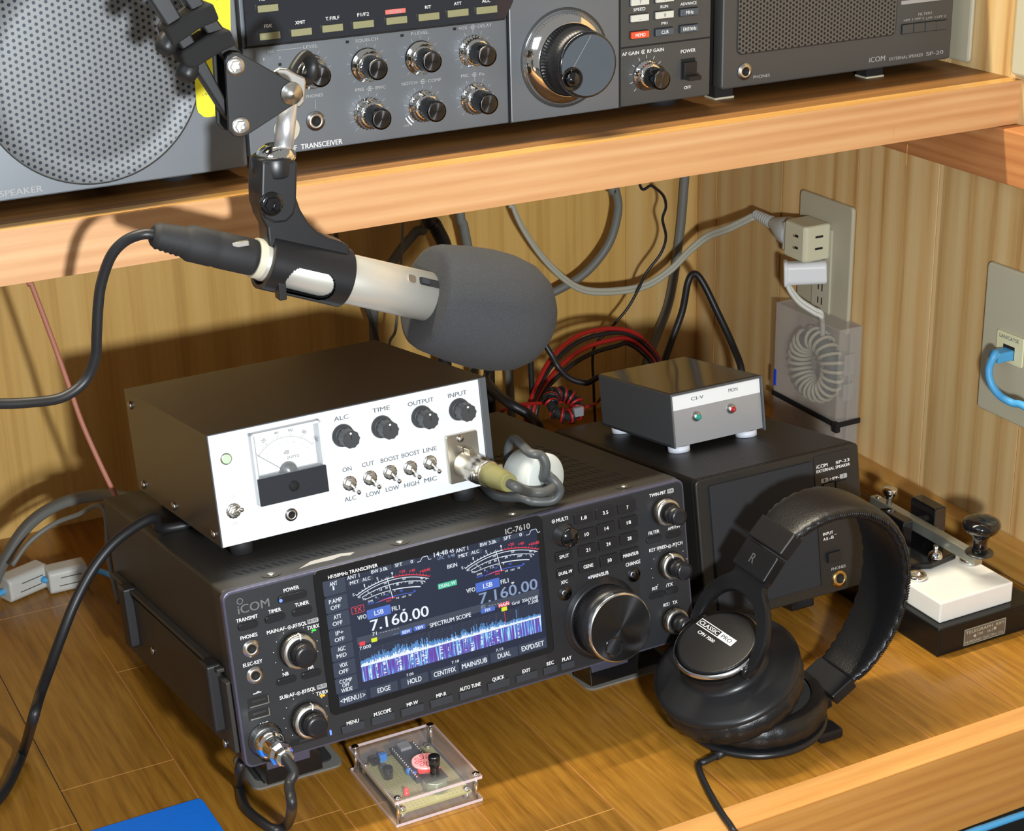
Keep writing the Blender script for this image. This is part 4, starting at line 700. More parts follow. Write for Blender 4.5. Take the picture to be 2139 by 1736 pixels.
# left speaker
FL = Fr((-330, 170, 406)); LW = 300.6
ls = thing('base_station_speaker', 'grey speaker cabinet with a large round perforated grille, at the shelf\'s left', 'speaker', FL)
m = MB('big_radio_face'); m.prect(LW / 2, 69, LW, 138, 12, 0, 'big_radio_face', 2); m.box(2, LW - 2, 12, 300, 1, 137, 'big_radio_case'); m.build('cabinet', ls, 1)
c1 = FL.at((0, 0, 1), 192, 152); R_ = 68.5; c1 = (c1[0] - 1.2, c1[1] + 1.5)
m = MB('round_grille'); m.lathe([(R_, -.2, 'big_radio_face'), (R_ + .8, .9, 'big_radio_face'), (R_ - .6, 1.0, 'big_radio_dark'), (R_ - 1.4, .3, 'round_grille'), (R_ * .75, 1.6), (R_ * .4, 2.4), (0, 2.7)], (c1[0], 0, c1[1]), (0, -1, 0), 96); m.build('round_grille', ls)
t = MB('print_grey'); tx(t, FL, U4, 'SPEAKER', 128, 1155, 255, 38, 'print_grey', -.2); t.build('panel_lettering', ls)
for x in (40, 262):
    q = MB('rubber'); q.cyl((x, 30, 1), (x, 30, -7.8), 11, 10, 28); q.build('foot', ls)
# yellow note hanging on its right edge
pa = [on(x / 2.893, y / 2.893, 'y', 168) for x, y in ((1130, -160), (1178, 430), (1190, 640), (1200, 680), (1235, 708), (1262, 710), (1400, 692), (1408, 640), (1390, -160))]
q = MB('paper_yellow'); q.pan([(p.x, p.z) for p in pa], 169.4, 168.9, 'paper_yellow'); 
for x, y, dx, dy in ((1318, 380, 26, 8), (1320, 395, 4, 16), (1335, 398, 14, -4), (1222, 570, 8, 10), (1236, 566, 22, 4), (1245, 560, 2, 18), (1262, 556, 4, 22), (1300, -6, 14, 8), (1312, 2, 8, -10)):
    a = on(x / 2.893, y / 2.893, 'y', 168.8); b = on((x + dx) / 2.893, (y + dy) / 2.893, 'y', 168.8); q.line((a.x, a.z), (b.x, b.z), .45, 168.8, 'pencil')
solo(q, 'sticky_note', 'bright yellow paper note behind the microphone arm, on the round-grille speaker', 'note')

# right upper speaker
FP = Fr((347.3, 195, 407.3)); PW, PH = 215, 132
sp = thing('shelf_speaker', 'grey speaker with a rectangular perforated grille and four filter buttons, at the shelf\'s right', 'speaker', FP)
m = MB('big_radio_dark'); m.prect(PW / 2, PH / 2, PW, PH, 12, 0, 'big_radio_dark', 2.5); m.box(2, PW - 2, 12, 300, 1, PH - 1, 'big_radio_case'); m.build('cabinet', sp, 1.2)
a = FP.at(U3, 135, 378); b = FP.at(U3, 1232, 240)
m = MB('flat_grille'); gw = b[0] - a[0]; m.prect(a[0] + gw / 2, (a[1] + 122) / 2, gw + 2, 122 - a[1] + 2, .2, -.5, 'big_radio_case', 5); m.prect(a[0] + gw / 2, (a[1] + 122) / 2, gw, 122 - a[1], -.4, -.9, 'flat_grille', 4); m.build('grille', sp, .2)
t = MB('print_grey')
for s, x, y, w, c in (('iCOM', 1112, 412, 108, 36), ('EXTERNAL SPEAKER', 1316, 397, 232, 22), ('SP-20', 1514, 370, 118, 26), ('PHONES', 304, 532, 112, 22), ('FILTERS', 1448, 94, 94, 18), ('HPF 1', 1330, 140, 62, 16), ('HPF 2', 1408, 130, 62, 16), ('LPF 1', 1487, 124, 62, 16), ('LPF 2', 1562, 114, 62, 16)): tx(t, FP, U3, s, x, y, w, c, 'print_grey' if s != 'SP-20' else 'print_grey', -.2)
rect(t, FP, U3, 1450, 0, 330, 26, 'print_grey', 0, -.3); t.build('panel_lettering', sp)
for x, y in ((1330, 203), (1410, 193), (1490, 184), (1566, 176)): button(sp, FP, U3, x, y, 72, 62, 'big_radio_dark', r=.4, d=0, out=1.8)
X, Z = FP.at(U3, 185, 500); jack(sp, X, Z, 5.)
for x in (8, 148):
    q = MB('satin_metal'); q.box(x - 7, x + 9, 10, 22, -9, 1, 'matte_black'); q.box(x - 7.5, x + 9.5, 9, 23, -9.2, -7.8, 'beige'); q.build('foot', sp)

# ================================================================ microphone, holder and boom arm (hanging in front of the shelf)
YM = 55.
pm = lambda x, y, d=YM: on(x, y, 'y', d)
a0 = pm(529, 538); a1 = pm(895, 620); ad = (a1 - a0).normalized(); au = Vector((0, 0, 1)); au = (au - ad * au.dot(ad)).normalized(); S_ = 1 / 3.183
ms_ = (pm(712, 580) - a0).length; me_ = (a1 - a0).length
FM = Fr(a0); mic = thing('microphone', 'silver microphone with a big dark grey foam windscreen, held in the black clip', 'microphone', FM)
m = MB('mic_body'); m.lathe([(11.2, 0, 'beige'), (11.8, .5, 'beige'), (11.8, 4.5, 'beige'), (12.4, 5.0), (15.0, ms_ + 6), (15.2, me_ + 8)], a0, ad, 56); m.build('body', mic, world=True)
q = a0 + ad * ((pm(878, 578) - a0).dot(ad)); r_sw = 14.9
dv = (Vector((0, -1, 0)) * .72 + au * .69).normalized(); p = q + dv * r_sw; fmx = frame_to(p, dv, ad)
def onbody(s, name, mt, hw, hh, dz=.5, off=0.):
    c = a0 + ad * s; M = Matrix.Identity(4); side = ad.cross(dv).normalized()
    for i in range(3): M[i][0], M[i][1], M[i][2], M[i][3] = ad[i], side[i], dv[i], (c + dv * (14.6 + off))[i]
    b = MB(mt); b.prism(rrect(hw, hh, min(hw, hh) * .3), 0, dz + .2, M, mt); return b.build(name, mic, world=True)
s0 = (pm(845, 574) - a0).dot(ad); onbody(s0, 'screw', 'screw', 5.2, 5.2, .5); s0 = (pm(882, 580) - a0).dot(ad); onbody(s0, 'switch_slot', 'matte_black', 14.5, 5.2, .5); onbody(s0 - 3, 'switch', 'key_cap', 5, 3.6, .9, .3)
s0 = (pm(893, 617) - a0).dot(ad)
m = MB('foam'); m.lathe([(14.6, -.5), (28, -2), (31.6, -.5), (33.4, 4), (36.0, 20), (37.6, 38), (37.2, 52), (34.5, 66), (29, 76), (20.5, 83), (10, 86.3), (0, 87)], a0 + ad * s0, ad, 72); m.build('foam_windscreen', mic, world=True)
# holder
HF = Fr(pm(570, 330)); hold = thing('microphone_clip', 'black rubber microphone clip hanging from the chrome rod of the boom arm', 'microphone clip', HF)
s0 = (pm(548, 548) - a0).dot(ad); s1 = (pm(714, 583) - a0).dot(ad); side = Vector((0, -1, 0)); m = MB('clip_rubber'); NA, NL = 160, 90
for rr_, flip in ((17.8, 0), (15.3, 1)):
    b = len(m.v)
    for j in range(NL + 1):
        for k in range(NA):
            an = 2 * pi * k / NA; rr2 = rr_ + .9 * sin(pi * j / NL) * (0 if flip else 1) * 0; m.v.append(tuple(a0 + ad * (s0 + (s1 - s0) * j / NL) + (side * cos(an) + au * sin(an)) * (rr2 - .6 * (1 - j / NL))))
    for j in range(NL):
        for k in range(NA):
            an = math.degrees(2 * pi * (k + .5) / NA); an = an - 360 if an > 180 else an; u = (j + .5) / NL; du = max(0, abs(u - .50) - .16) / .14; dn = abs(an + 24) / 33
            if du ** 2 + dn ** 2 < 1: continue
            f = (b + j * NA + k, b + j * NA + (k + 1) % NA, b + (j + 1) * NA + (k + 1) % NA, b + (j + 1) * NA + k); m.f.append((f if not flip else f[::-1], 'clip_rubber', True))
n2 = (NL + 1) * NA
for j in (0, NL):
    for k in range(NA): m.f.append(((j * NA + k, j * NA + (k + 1) % NA, n2 + j * NA + (k + 1) % NA, n2 + j * NA + k), 'clip_rubber', False))
m.build('sleeve', hold, world=True)
P_ = lambda L_, d=YM: [(pm(x, y, d).x, pm(x, y, d).z) for x, y in L_]
m = MB('clip_rubber'); m.pan(P_([(531, 422), (536, 448), (548, 470), (551, 500), (556, 518), (640, 545), (716, 560), (721, 528), (720, 507), (706, 500), (680, 492), (655, 478), (634, 458), (618, 432), (607, 400), (600, 372), (560, 372)]), YM + 8, YM - 8, 'clip_rubber'); m.build('saddle', hold, 1.6, world=True, seg=3)
m = MB('clip_rubber'); m.pan(P_([(533, 330), (531, 400), (532, 425), (540, 448), (560, 458), (585, 455), (600, 440), (605, 420), (608, 330)]), YM + 11, YM - 11, 'clip_rubber'); p = pm(571, 345); m.lathe([(12, -6), (12.6, 5), (11.4, 7)], p, (0, 0, 1), 40, 'clip_rubber'); m.build('neck', hold, 1.6, world=True, seg=3)
p = pm(566, 426, YM - 11); m = MB('gloss_black'); m.lathe([(7.2, 0), (6.8, 1.6), (4.8, 1.8)], p, (0, -1, 0), 32, 'gloss_black'); m.lathe([(4.6, 1.6), (4.4, 3.4), (2.0, 3.6), (1.8, 2.4), (0, 2.4)], p, (0, -1, 0), 6, 'gloss_black', sm=False); m.build('pivot_bolt', hold, world=True)
p = pm(590, 610, YM - 14); m = MB('clip_rubber'); m.box(p.x - 2.4, p.x + 2.4, YM - 15, YM - 7, p.z - 5, p.z + 6); m.build('tab', hold, .8, world=True)
# boom arm
AF_ = Fr(pm(600, 195)); arm = thing('boom_arm', 'black two-bar microphone boom arm reaching down from the upper left', 'microphone arm', AF_)
u4 = lambda L_, d=YM: P_([(x / 2.893, y / 2.893) for x, y in L_], d)
m = MB('arm_black'); m.pan(u4([(790, -320), (885, -320), (960, -120), (1215, 330), (1400, 690), (1375, 735), (1180, 430), (880, -30)]), YM + 6, YM - 4, 'arm_black'); m.build('lower_bar', arm, 1., world=True)
m = MB('arm_black'); m.pan(u4([(1000, -320), (1095, -320), (1215, 0), (1330, 150), (1490, 370), (1440, 470), (1340, 340), (1095, -20)]), YM + 8, YM - 3, 'arm_black'); m.build('upper_bar', arm, 1., world=True)
for pts in ([(1002, 175), (1170, 70), (1290, 15), (1335, 125), (1215, 175), (1050, 290)], [(1095, 318), (1260, 215), (1395, 175), (1435, 275), (1330, 325), (1180, 420), (1120, 400)]):
    m = MB('velcro'); m.pan(u4(pts, YM - 8), YM + 12, YM - 8, 'velcro'); m.build('cable_strap', arm, 2.2, world=True, seg=3)
for x, y in ((1010, 262), (1135, 425)):
    p = pm(x / 2.893, y / 2.893, YM); m = MB('arm_black'); m.lathe([(5, -6), (6, -3), (6, 3), (4, 6)], p, (-.5, -.2, -.6), 28); m.build('strap_end', arm, world=True)
tri = [(1362, 365), (1375, 335), (1405, 320), (1450, 322), (1480, 335), (1805, 520), (1832, 548), (1835, 580), (1815, 610), (1500, 815), (1460, 832), (1415, 825), (1385, 790)]
for d0, d1 in ((YM - 8, YM - 11), (YM + 12, YM + 9)):
    m = MB('arm_black'); m.pan(u4(tri, YM - 11), d0, d1, 'arm_black'); m.build('end_plate', arm, .6, world=True)
for x, y, r, mt in ((1422, 400, 5.4, 0), (1452, 762, 5.4, 0), (1762, 565, 5.6, 1)):
    p = pm(x / 2.893, y / 2.893, YM - 11); m = MB('satin_metal')
    if mt: m.lathe([(6.6, 0, 'matte_black'), (6.4, .6, 'matte_black'), (r * .85, .8), (r * .8, 1.4), (0, 2.4)], p, (0, -1, 0), 32)
    else: m.lathe([(r, 0), (r * .95, 1.), (r * .62, 1.1)], p, (0, -1, 0), 32); m.lathe([(r * .66, 1.), (r * .62, 3.2), (r * .3, 3.4), (r * .28, 2), (0, 2)], p, (0, -1, 0), 6, sm=False)
    m.build('joint_screw', arm, world=True)
m = MB('satin_metal'); m.pan(u4([(1655, 432), (1690, 412), (1735, 415), (1800, 450), (1845, 470), (1852, 500), (1840, 620), (1815, 650), (1770, 655), (1740, 640), (1790, 560)], YM + 14), YM + 17, YM + 14, 'satin_metal'); m.build('wing_bracket', arm, 1., world=True)
p0 = pm(1760 / 2.893, 450 / 2.893, YM + 22); p1 = pm(1830 / 2.893, 335 / 2.893, YM + 28); p2 = pm(1885 / 2.893, 395 / 2.893, YM + 30); p3 = pm(1850 / 2.893, 480 / 2.893, YM + 28)
m = MB('arm_black'); m.tube([p0, p1, p2, p3], 2.6, 12, closed=True, flat=1.6); m.build('wing_nut', arm, world=True)
p = pm(590, 330); q = pm(602, 205); m = MB('satin_metal'); m.cyl(p, q, 5.6, 5.6, 32, 'rod_metal'); m.lathe([(11.5, 0), (11.5, 1.5), (9, 4.6), (7, 6), (5.6, 7)], pm(576, 326), (0, 0, 1), 60, 'chrome', knurl=.03); m.lathe([(10.4, -3), (11.6, -1), (11.6, 1)], pm(576, 326), (0, 0, 1), 60, 'chrome'); m.build('chrome_rod', arm, world=True)
# microphone lead
ca = a0 - ad * 0; dirc = (pm(317, 490) - a0).normalized(); Lc = (pm(317, 490) - a0).length
ml = thing('microphone_lead', 'black lead curving down and off to the left from the tail of the microphone', 'cable', Fr(a0))
m = MB('rubber'); prof = [(10.4, 0), (10.7, 3), (10.7, 22), (10.3, 24), (10.7, 26), (10.5, 40), (9.4, 42)]
k = 43
while k < Lc - 1: prof += [(9.2 - (k - 43) * .09, k), (8.3 - (k - 43) * .09, k + 1.3)]; k += 3.2
prof += [(6.2, Lc - 1), (5, Lc)]; m.lathe(prof, ca, dirc, 36, 'rubber'); m.build('plug', ml, world=True)
p = pm(502, 511, YM - 8); m = MB('satin_metal'); m.box(p.x - 5, p.x + 5, YM - 9.2, YM - 6, p.z - 1.4, p.z + 1.8); m.build('latch', ml, .5, world=True)
m = MB('cable_black'); m.tube([pm(330, 492), pm(300, 489), pm(262, 503, 60), pm(232, 535, 64), pm(212, 590, 68), pm(205, 640, 70), pm(202, 700, 72), pm(199, 745, 74), pm(178, 795, 76), pm(130, 830, 74), pm(60, 841, 70), pm(-20, 843, 66), pm(-90, 835, 60)], 3.1, 12); m.build('lead', ml, world=True)

# ================================================================ right wall: sockets, plugs, choke in a plastic case, network plate
FW = Fr((583, 0, 0), R=Matrix(((0, 1, 0), (-1, 0, 0), (0, 0, 1))))       # local x = -world y, looking at the wall
z7 = (1550, 360, 2.893)
def wallplate(name, label, y0, y1, z0, z1, x=583):
    m = MB('wall_plate'); m.prect(-(y0 + y1) / 2, (z0 + z1) / 2, abs(y1 - y0), z1 - z0, 0, -4.5, 'wall_plate', 4)
    for v in range(len(m.v)): a = m.v[v]; m.v[v] = (x + a[1], -a[0], a[2])
    return m
def tow(m, x=583): m.v = [(x + a[1], -a[0], a[2]) for a in m.v]; return m
m = wallplate('', '', 327, 405, 133, 253); op = thing('wall_socket', 'tall beige socket plate on the pine wall behind the plastic case', 'socket', Fr((583, 366, 133))); m.build('cover_plate', op, 1.6, world=True, seg=3)
m = MB('beige'); m.prect(-366, 186, 26, 82, -4, -6.5, 'beige', 2); 
for z in (170, 157): m.prect(-363.5, z, 1.6, 7, -6.4, -6.7, 'matte_black'); m.prect(-369, z, 1.6, 6, -6.4, -6.7, 'matte_black')
tow(m); m.build('outlet', op, .5, world=True)
tp = thing('triple_adapter', 'cream three-way plug adapter in the upper outlet of the wall socket', 'adapter', Fr((566, 374, 199)))
m = MB('tap_plastic'); m.prism([(578.4, 356), (552, 356), (549.5, 359), (549.5, 386), (552.5, 390), (578.4, 390)], 199, 232.5, None, 'tap_plastic'); m.build('body', tp, 2.6, world=True, seg=3)
m = MB('matte_black')
for z in (211, 222): m.box(561, 569, 355.3, 356.1, z - .9, z + .9); m.box(548.9, 549.6, 366, 370, z - 1.1, z + 1.1); m.box(548.9, 549.6, 370.2, 373, z - 1.6, z + .6, 'satin_metal')
m.build('slots', tp, world=True)
# grey plug and cord
pgf = Fr((564, 390.5, 216)); pg = thing('grey_power_cord', 'pale grey power cord drooping from the triple adapter to the shelf underside', 'cable', pgf)
m = MB('plug_grey'); m.box(-12, 12, 0, 3, -13, 13); m.lathe([(13.5, 3), (13, 12), (9.5, 22), (7, 28), (5.2, 34)], (0, 0, 0), (-.06, .99, .10), 28)
k = 34
pr = []
while k < 60: pr += [(6.2 - (k - 34) * .06, k), (4.8 - (k - 34) * .06, k + 1.2)]; k += 3.4
m.lathe(pr + [(3, 61)], (0, 0, 0), (-.06, .99, .10), 24); m.build('plug', pg, .8)
e = pgf.o + Vector((-.06, .99, .10)) * 60
def oy(x, y, d): return on(x, y, 'y', d)
m = MB('cord_pale'); pts = [e, oy(1520, 474, 475), oy(1478, 490, 498), oy(1440, 520, 510), oy(1400, 560, 518), oy(1350, 592, 524), oy(1290, 604, 528), oy(1225, 603, 530), oy(1180, 580, 530), oy(1130, 530, 530), oy(1090, 470, 530), oy(1070, 425, 530), oy(1064, 400, 530), oy(1064, 400, 530) + Vector((0, 0, 367 - oy(1064, 400, 530).z))]
m.tube(pts, 2.1, 10, flat=1.); m.tube([p + Vector((0, -1, -3.4)) for p in pts], 2.1, 10); m.build('cord', pg, world=True)
# white plug
a = on(1550 + 530 / 2.893, 360 + 600 / 2.893, 'x', 576); b = on(1550 + 250 / 2.893, 360 + 612 / 2.893, 'x', 541); pw = thing('white_power_cord', 'white plug with a short cord running down into the plastic case', 'cable', Fr(b))
dd = (a - b).normalized(); m = MB('white_plastic'); M = frame_to(b, dd); ln = (a - b).length; m.prism(rrect(15, 21, 5), 3, ln - 3, M, 'white_plastic'); m.prism(rrect(18, 24, 6), 0, 4, M, 'white_plastic'); m.build('plug', pw, 1.4, world=True, seg=3)
c = b + Vector((3, -1, -5)); m = MB('cord_white'); pts = [c, on(1650, 600, 'x', 545), on(1670, 625, 'x', 552), on(1700, 645, 'x', 562), on(1716, 655, 'x', 567), on(1718, 690, 'x', 570), on(1716, 720, 'x', 570)]; m.tube(pts, 2.2, 10); m.tube([p + Vector((-1.5, -2.5, -3)) for p in pts], 2.2, 10); m.build('cord', pw, world=True)
# plastic case with a toroid in it
cs = thing('plastic_case', 'milky clear plastic case held with a black cable tie below the wall socket', 'case', Fr((569, 356, 26)))
m = MB('case_plastic'); X0, X1, Y0, Y1, Z0, Z1 = 556, 582, 309, 405, 26.2, 148
m.box(X0, X0 + 1, Y0, Y1, Z0, Z1); m.box(X1 - 1, X1, Y0, Y1, Z0, Z1); m.box(X0 + 1, X1 - 1, Y0, Y0 + 1, Z0, Z1); m.box(X0 + 1, X1 - 1, Y1 - 1, Y1, Z0, Z1); m.box(X0 + 1, X1 - 1, Y0 + 1, Y1 - 1, Z1 - 1, Z1); m.box(X0 + 1, X1 - 1, Y0 + 1, Y1 - 1, Z0, Z0 + 1); m.build('shell', cs, .5, world=True)
m = MB('case_plastic'); m.box(X0 + 12, X0 + 14, Y0 - 1, Y0, Z0 + 10, Z1 - 6); m.box(X0 + 6, X0 + 17, Y0 - 2.2, Y0 - .1, 104, 124); m.box(X0 + 6, X0 + 17, Y0 - 2.2, Y0 - .1, 80, 96); m.build('latch', cs, .4, world=True)
m = MB('matte_black'); zt = 58; m.box(X0 - 1.6, X0 - .1, Y0 - 1, Y1 + 1, zt - 2.5, zt + 2.5); m.box(X0 - 1.6, X1, Y0 - 3.6, Y0 - 2.4, zt - 2.5, zt + 2.5); m.box(X0 - 5, X0, Y0 - 8, Y0 - 1, zt - 5, zt + 4); o = solo(m, 'cable_tie', 'black cable tie strapped round the clear plastic case', 'cable tie', None, .5)
m = MB('blue_bit'); m.box(X0 - 1, X0 - .1, Y1 - 4, Y1 - 1, 66, 82); m.build('blue_edge', cs, world=True)
tc = Vector((569, 358, 98)); tr = thing('toroid_choke', 'thick cream wire wound round a ring core inside the clear plastic case', 'choke', Fr(tc))
m = MB('toroid_core'); m.tube([tc + Vector((0, 25 * cos(t), 25 * sin(t))) for t in [2 * pi * k / 32 for k in range(32)]], 7, 12, sub=0, closed=True); m.build('core', tr, world=True)
m = MB('toroid_wire'); NT = 23
pts = []
for k in range(NT * 14 + 1):
    t = radians(70) + radians(345) * k / (NT * 14); w = 2 * pi * k / 14; R1 = 25 + 10.0 * cos(w); pts.append(tc + Vector((10.0 * sin(w), R1 * cos(t), R1 * sin(t))))
m.tube(pts, 1.7, 8, sub=0); m.build('winding', tr, world=True)
# network plate
m = wallplate('', '', 28, 152.5, 124, 250); lp = thing('network_wall_plate', 'wide beige wall plate with a cream LAN jack, at the photo\'s right edge', 'wall plate', Fr((583, 90, 124))); m.build('cover_plate', lp, 1.8, world=True, seg=3)
m = MB('lan_cream'); m.prect(-118, 186, 30, 24, -4.4, -6.4, 'lan_cream', .8); m.prect(-118.5, 183, 13, 11, -6.3, -6.6, 'matte_black'); m.text('LAN/CAT5E', -119, 194.5, 22, 3.0, -6.55, 'print_ink'); tow(m); m.build('jack_insert', lp, world=True)
lc = thing('network_cable', 'light blue network cable plugged into the beige wall plate', 'cable', Fr((570, 118, 183)))
m = MB('cable_blue'); m.box(561, 579, 112.5, 124, 177.5, 186); m.build('plug', lc, 1.2, world=True)
p0 = Vector((562, 119, 182)); m = MB('cable_blue'); q1 = on(2079, 738, 'x', 550); q2 = on(2066, 770, 'x', 545); q3 = on(2070, 800, 'x', 545); q4 = on(2088, 826, 'x', 547); q5 = on(2115, 842, 'x', 549); q6 = on(2150, 856, 'x', 550)
m.lathe([(4.6, 0), (4.3, 6), (3.8, 12)], p0, q1 - p0, 20); m.tube([p0, q1, q2, q3, q4, q5, q6, q6 + Vector((0, -60, -20))], 3.0, 12); m.build('cable', lc, world=True)
m = wallplate('', '', 28, 139, 402.5, 540, 578); solo(m, 'light_switch_plate', 'pale wall plate cut off at the photo\'s top right corner', 'wall plate', None, 2.2)
m = wallplate('', '', 192, 262, 402, 520, 583); solo(m, 'blank_wall_plate', 'pale wall plate beside the rectangular-grille speaker on the shelf', 'wall plate', None, 2.2)

# ================================================================ loose cables behind the gear
def cable(pts, r, mt, name, label, group=None, sub=8, extra=None):
    pts = [Vector(p) for p in pts]; rr_ = r + .6
    if pts[0].z > 225: pts = [Vector((pts[0].x, pts[0].y, 366))] + pts              # up to the shelf's underside
    elif pts[0].z > 40 and pts[0].y > 330: pts = [Vector((pts[0].x + 6, pts[0].y + 8, rr_)), Vector((pts[0].x, pts[0].y, pts[0].z * .5))] + pts
    e_ = pts[-1]
    if e_.z > 14 and e_.y > 330: pts += [Vector((e_.x, e_.y, e_.z * .5)), Vector((e_.x + 5, e_.y + 6, rr_))]      # down to the desk behind the gear
    m = MB(mt); m.tube(pts, r, 10, sub=sub)
    if extra: m.tube(extra[0], extra[1], 10, extra[2])
    return solo(m, name, label, 'cable', group)
cable([oy(1278, 380, 540), oy(1285, 395, 540), oy(1291, 440, 540), oy(1272, 508, 542), (oy(1225, 568, 545)), oy(1165, 606, 550), oy(1120, 622, 555), oy(1060, 640, 560)], 4.2, 'cable_grey', 'power_cable', 'thick grey cable bending down behind the foam windscreen')
cable([oy(1431, 340, 574), oy(1428, 400, 574), oy(1422, 470, 574), oy(1413, 540, 574), oy(1404, 600, 574), oy(1392, 650, 574), oy(1372, 700, 570), oy(1350, 760, 560)], 4.6, 'cable_grey', 'power_cable', 'thick grey cable hanging straight down in the wall corner')
cable([oy(1335, 375, 500), oy(1362, 388, 500), oy(1385, 408, 502), oy(1391, 432, 505), oy(1384, 458, 508), oy(1391, 495, 510), oy(1380, 530, 512), oy(1350, 570, 515), oy(1333, 605, 518), oy(1310, 645, 520), oy(1272, 690, 522), oy(1240, 730, 525)], 1.4, 'cable_black', 'thin_wire', 'thin black wire wandering down in front of the pine wall')
cable([oy(1378, 790, 470), oy(1400, 720, 470), oy(1425, 650, 470), oy(1437, 590, 470), oy(1450, 572, 470), oy(1468, 590, 465), oy(1500, 655, 450), oy(1530, 720, 430), oy(1550, 780, 405)], 3.4, 'cable_black', 'flat_cord', 'black cord folded into a sharp peak behind the lamp box')
cable([oy(843, 385, 500), oy(841, 480, 500), oy(838, 540, 502), oy(832, 620, 505), oy(826, 690, 508), oy(812, 730, 510)], 1.3, 'cable_grey', 'thin_wire', 'thin grey wire hanging behind the silver microphone body')
cable([oy(960, 430, 530), oy(968, 470, 530), oy(976, 510, 532), oy(985, 560, 535), oy(985, 640, 540)], 4.4, 'cable_grey', 'power_cable', 'thick grey cable dropping behind the top of the windscreen')
cable([oy(895, 440, 515), oy(908, 470, 515), oy(928, 512, 518), oy(935, 560, 522), oy(925, 640, 530)], 6.6, 'cable_black', 'heavy_cable', 'heavy shiny black cable dropping behind the windscreen')
cable([oy(890, 450, 545), oy(868, 485, 545), oy(835, 525, 548), oy(805, 575, 550), oy(782, 640, 552), oy(782, 710, 555)], 4.6, 'cable_grey', 'power_cable', 'grey cable slanting down to the left behind the microphone')
cable([oy(700, 480, 535), oy(716, 510, 535), oy(740, 560, 540), oy(765, 640, 545), oy(790, 720, 550)], 2.2, 'cable_dark_grey', 'signal_cable', 'dark grey cable behind the microphone clip')
cable([oy(58, 575, 430), oy(66, 595, 430), oy(102, 690, 425), oy(140, 795, 418), oy(170, 880, 410), oy(205, 960, 400), oy(243, 1040, 385), oy(258, 1075, 375)], 2.0, 'cable_pink', 'pink_wire', 'thin salmon-pink wire slanting down the wall at the left')
cable([oy(-60, 1260, 440), oy(-25, 1240, 450), oy(8, 1172, 462), oy(58, 1098, 470), oy(120, 1055, 466), oy(190, 1036, 450), oy(250, 1036, 420), oy(300, 1060, 380)], 5.2, 'cable_grey', 'coax_cable', 'thick grey-green coax cable arching up behind the lower radio\'s left')
cable([oy(25, 1182, 440), oy(60, 1134, 445), oy(110, 1096, 445), oy(160, 1076, 430), oy(215, 1060, 400)], 2.0, 'cable_grey', 'signal_cable', 'thinner grey cable under the arching coax cable at the left')
# cable from the radio's top left down to the desk
cable([FA.o + FA.R @ Vector((40, 150, 121)), FA.o + FA.R @ Vector((10, 152, 122)), oy(322, 1082, 205), oy(280, 1102, 200), oy(232, 1140, 195), oy(190, 1195, 190), oy(155, 1262, 185), oy(128, 1330, 175), oy(104, 1395, 160), oy(84, 1450, 140), oy(68, 1505, 120), on(52, 1560, 'z', 12), on(32, 1610, 'z', 5), on(8, 1655, 'z', 4), on(-30, 1700, 'z', 4)], 3.6, 'cable_black', 'signal_cable', 'black cable looping from under the white-fronted box down to the desk\'s left')
# clip-on ferrites and their blue cable on the desk
fcs = [(on(92, 1195, 'z', 11), on(5, 1232, 'z', 11)), (on(182, 1192, 'z', 11), on(95, 1212, 'z', 11))]
for (a, b), lb in zip(fcs, ('pale grey clip-on ferrite at the photo\'s left edge, the left one of two', 'pale grey clip-on ferrite nearer the lower radio, the right one of two')):
    d = (b - a).normalized(); t_ = thing('clip_on_ferrite', lb, 'ferrite', Fr(((a + b) / 2)), 'clip-on ferrites on the blue cable'); M = frame_to(a, d); ln = (b - a).length
    m = MB('ferrite_case'); m.prism(rrect(21, 21, 5), 1, ln - 1, M, 'ferrite_case'); m.build('shell', t_, 1.8, world=True, seg=3)
    m = MB('cable_dark_grey'); 
    for dz, l0, l1 in ((-3, .25, .75), (4, .2, .7)): m.prism([(-10.8, dz - .35), (-10.4, dz - .35), (-10.4, dz + .35), (-10.8, dz + .35)], ln * l0, ln * l1, M, 'cable_dark_grey'); m.prism([(10.4, dz - .35), (10.8, dz - .35), (10.8, dz + .35), (10.4, dz + .35)], ln * l0, ln * l1, M, 'cable_dark_grey')
    m.build('seam', t_, world=True)
cable([fcs[0][1] + Vector((-40, -18, -8)), fcs[0][1] + Vector((-4, -2, -2)), fcs[0][0], fcs[1][1], fcs[1][0], on(215, 1195, 'z', 14), on(245, 1205, 'z', 20), oy(300, 1200, 330)], 2.6, 'cable_blue', 'usb_cable', 'blue cable running through the two clip-on ferrites')
# red and black supply leads behind the lamp box
base = lambda x, y, d: on(x, y, 'y', d)
for k, (mt, off, lb) in enumerate((('wire_red', 0, 'red supply lead looping behind the windscreen toward the lamp box'), ('cable_black', 9, 'black supply lead looping just inside the red one'), ('wire_red', 22, 'inner red supply lead of the loop behind the windscreen'), ('cable_black', 34, 'innermost black supply lead of the loop behind the windscreen'))):
    cable([base(1098 + off * .6, 880 - off * .2, 400), base(1115 + off * .6, 820, 410), base(1150 + off, 750 + off * .6, 430), base(1200 + off, 705 + off, 450), base(1255 + off, 688 + off, 460), base(1310, 690 + off * .8, 465), base(1350 - off * .3, 715 + off * .6, 465), base(1385 - off * .6, 770, 455)], 2.2, mt, 'supply_lead', lb)
cable([base(1110, 690, 420), base(1148, 735, 405), base(1165, 765, 400), base(1190, 790, 390), base(1225, 800, 380), base(1262, 795, 370)], 2.6, 'cable_black', 'signal_cable', 'black cable crossing the red leads and reaching the lamp box')
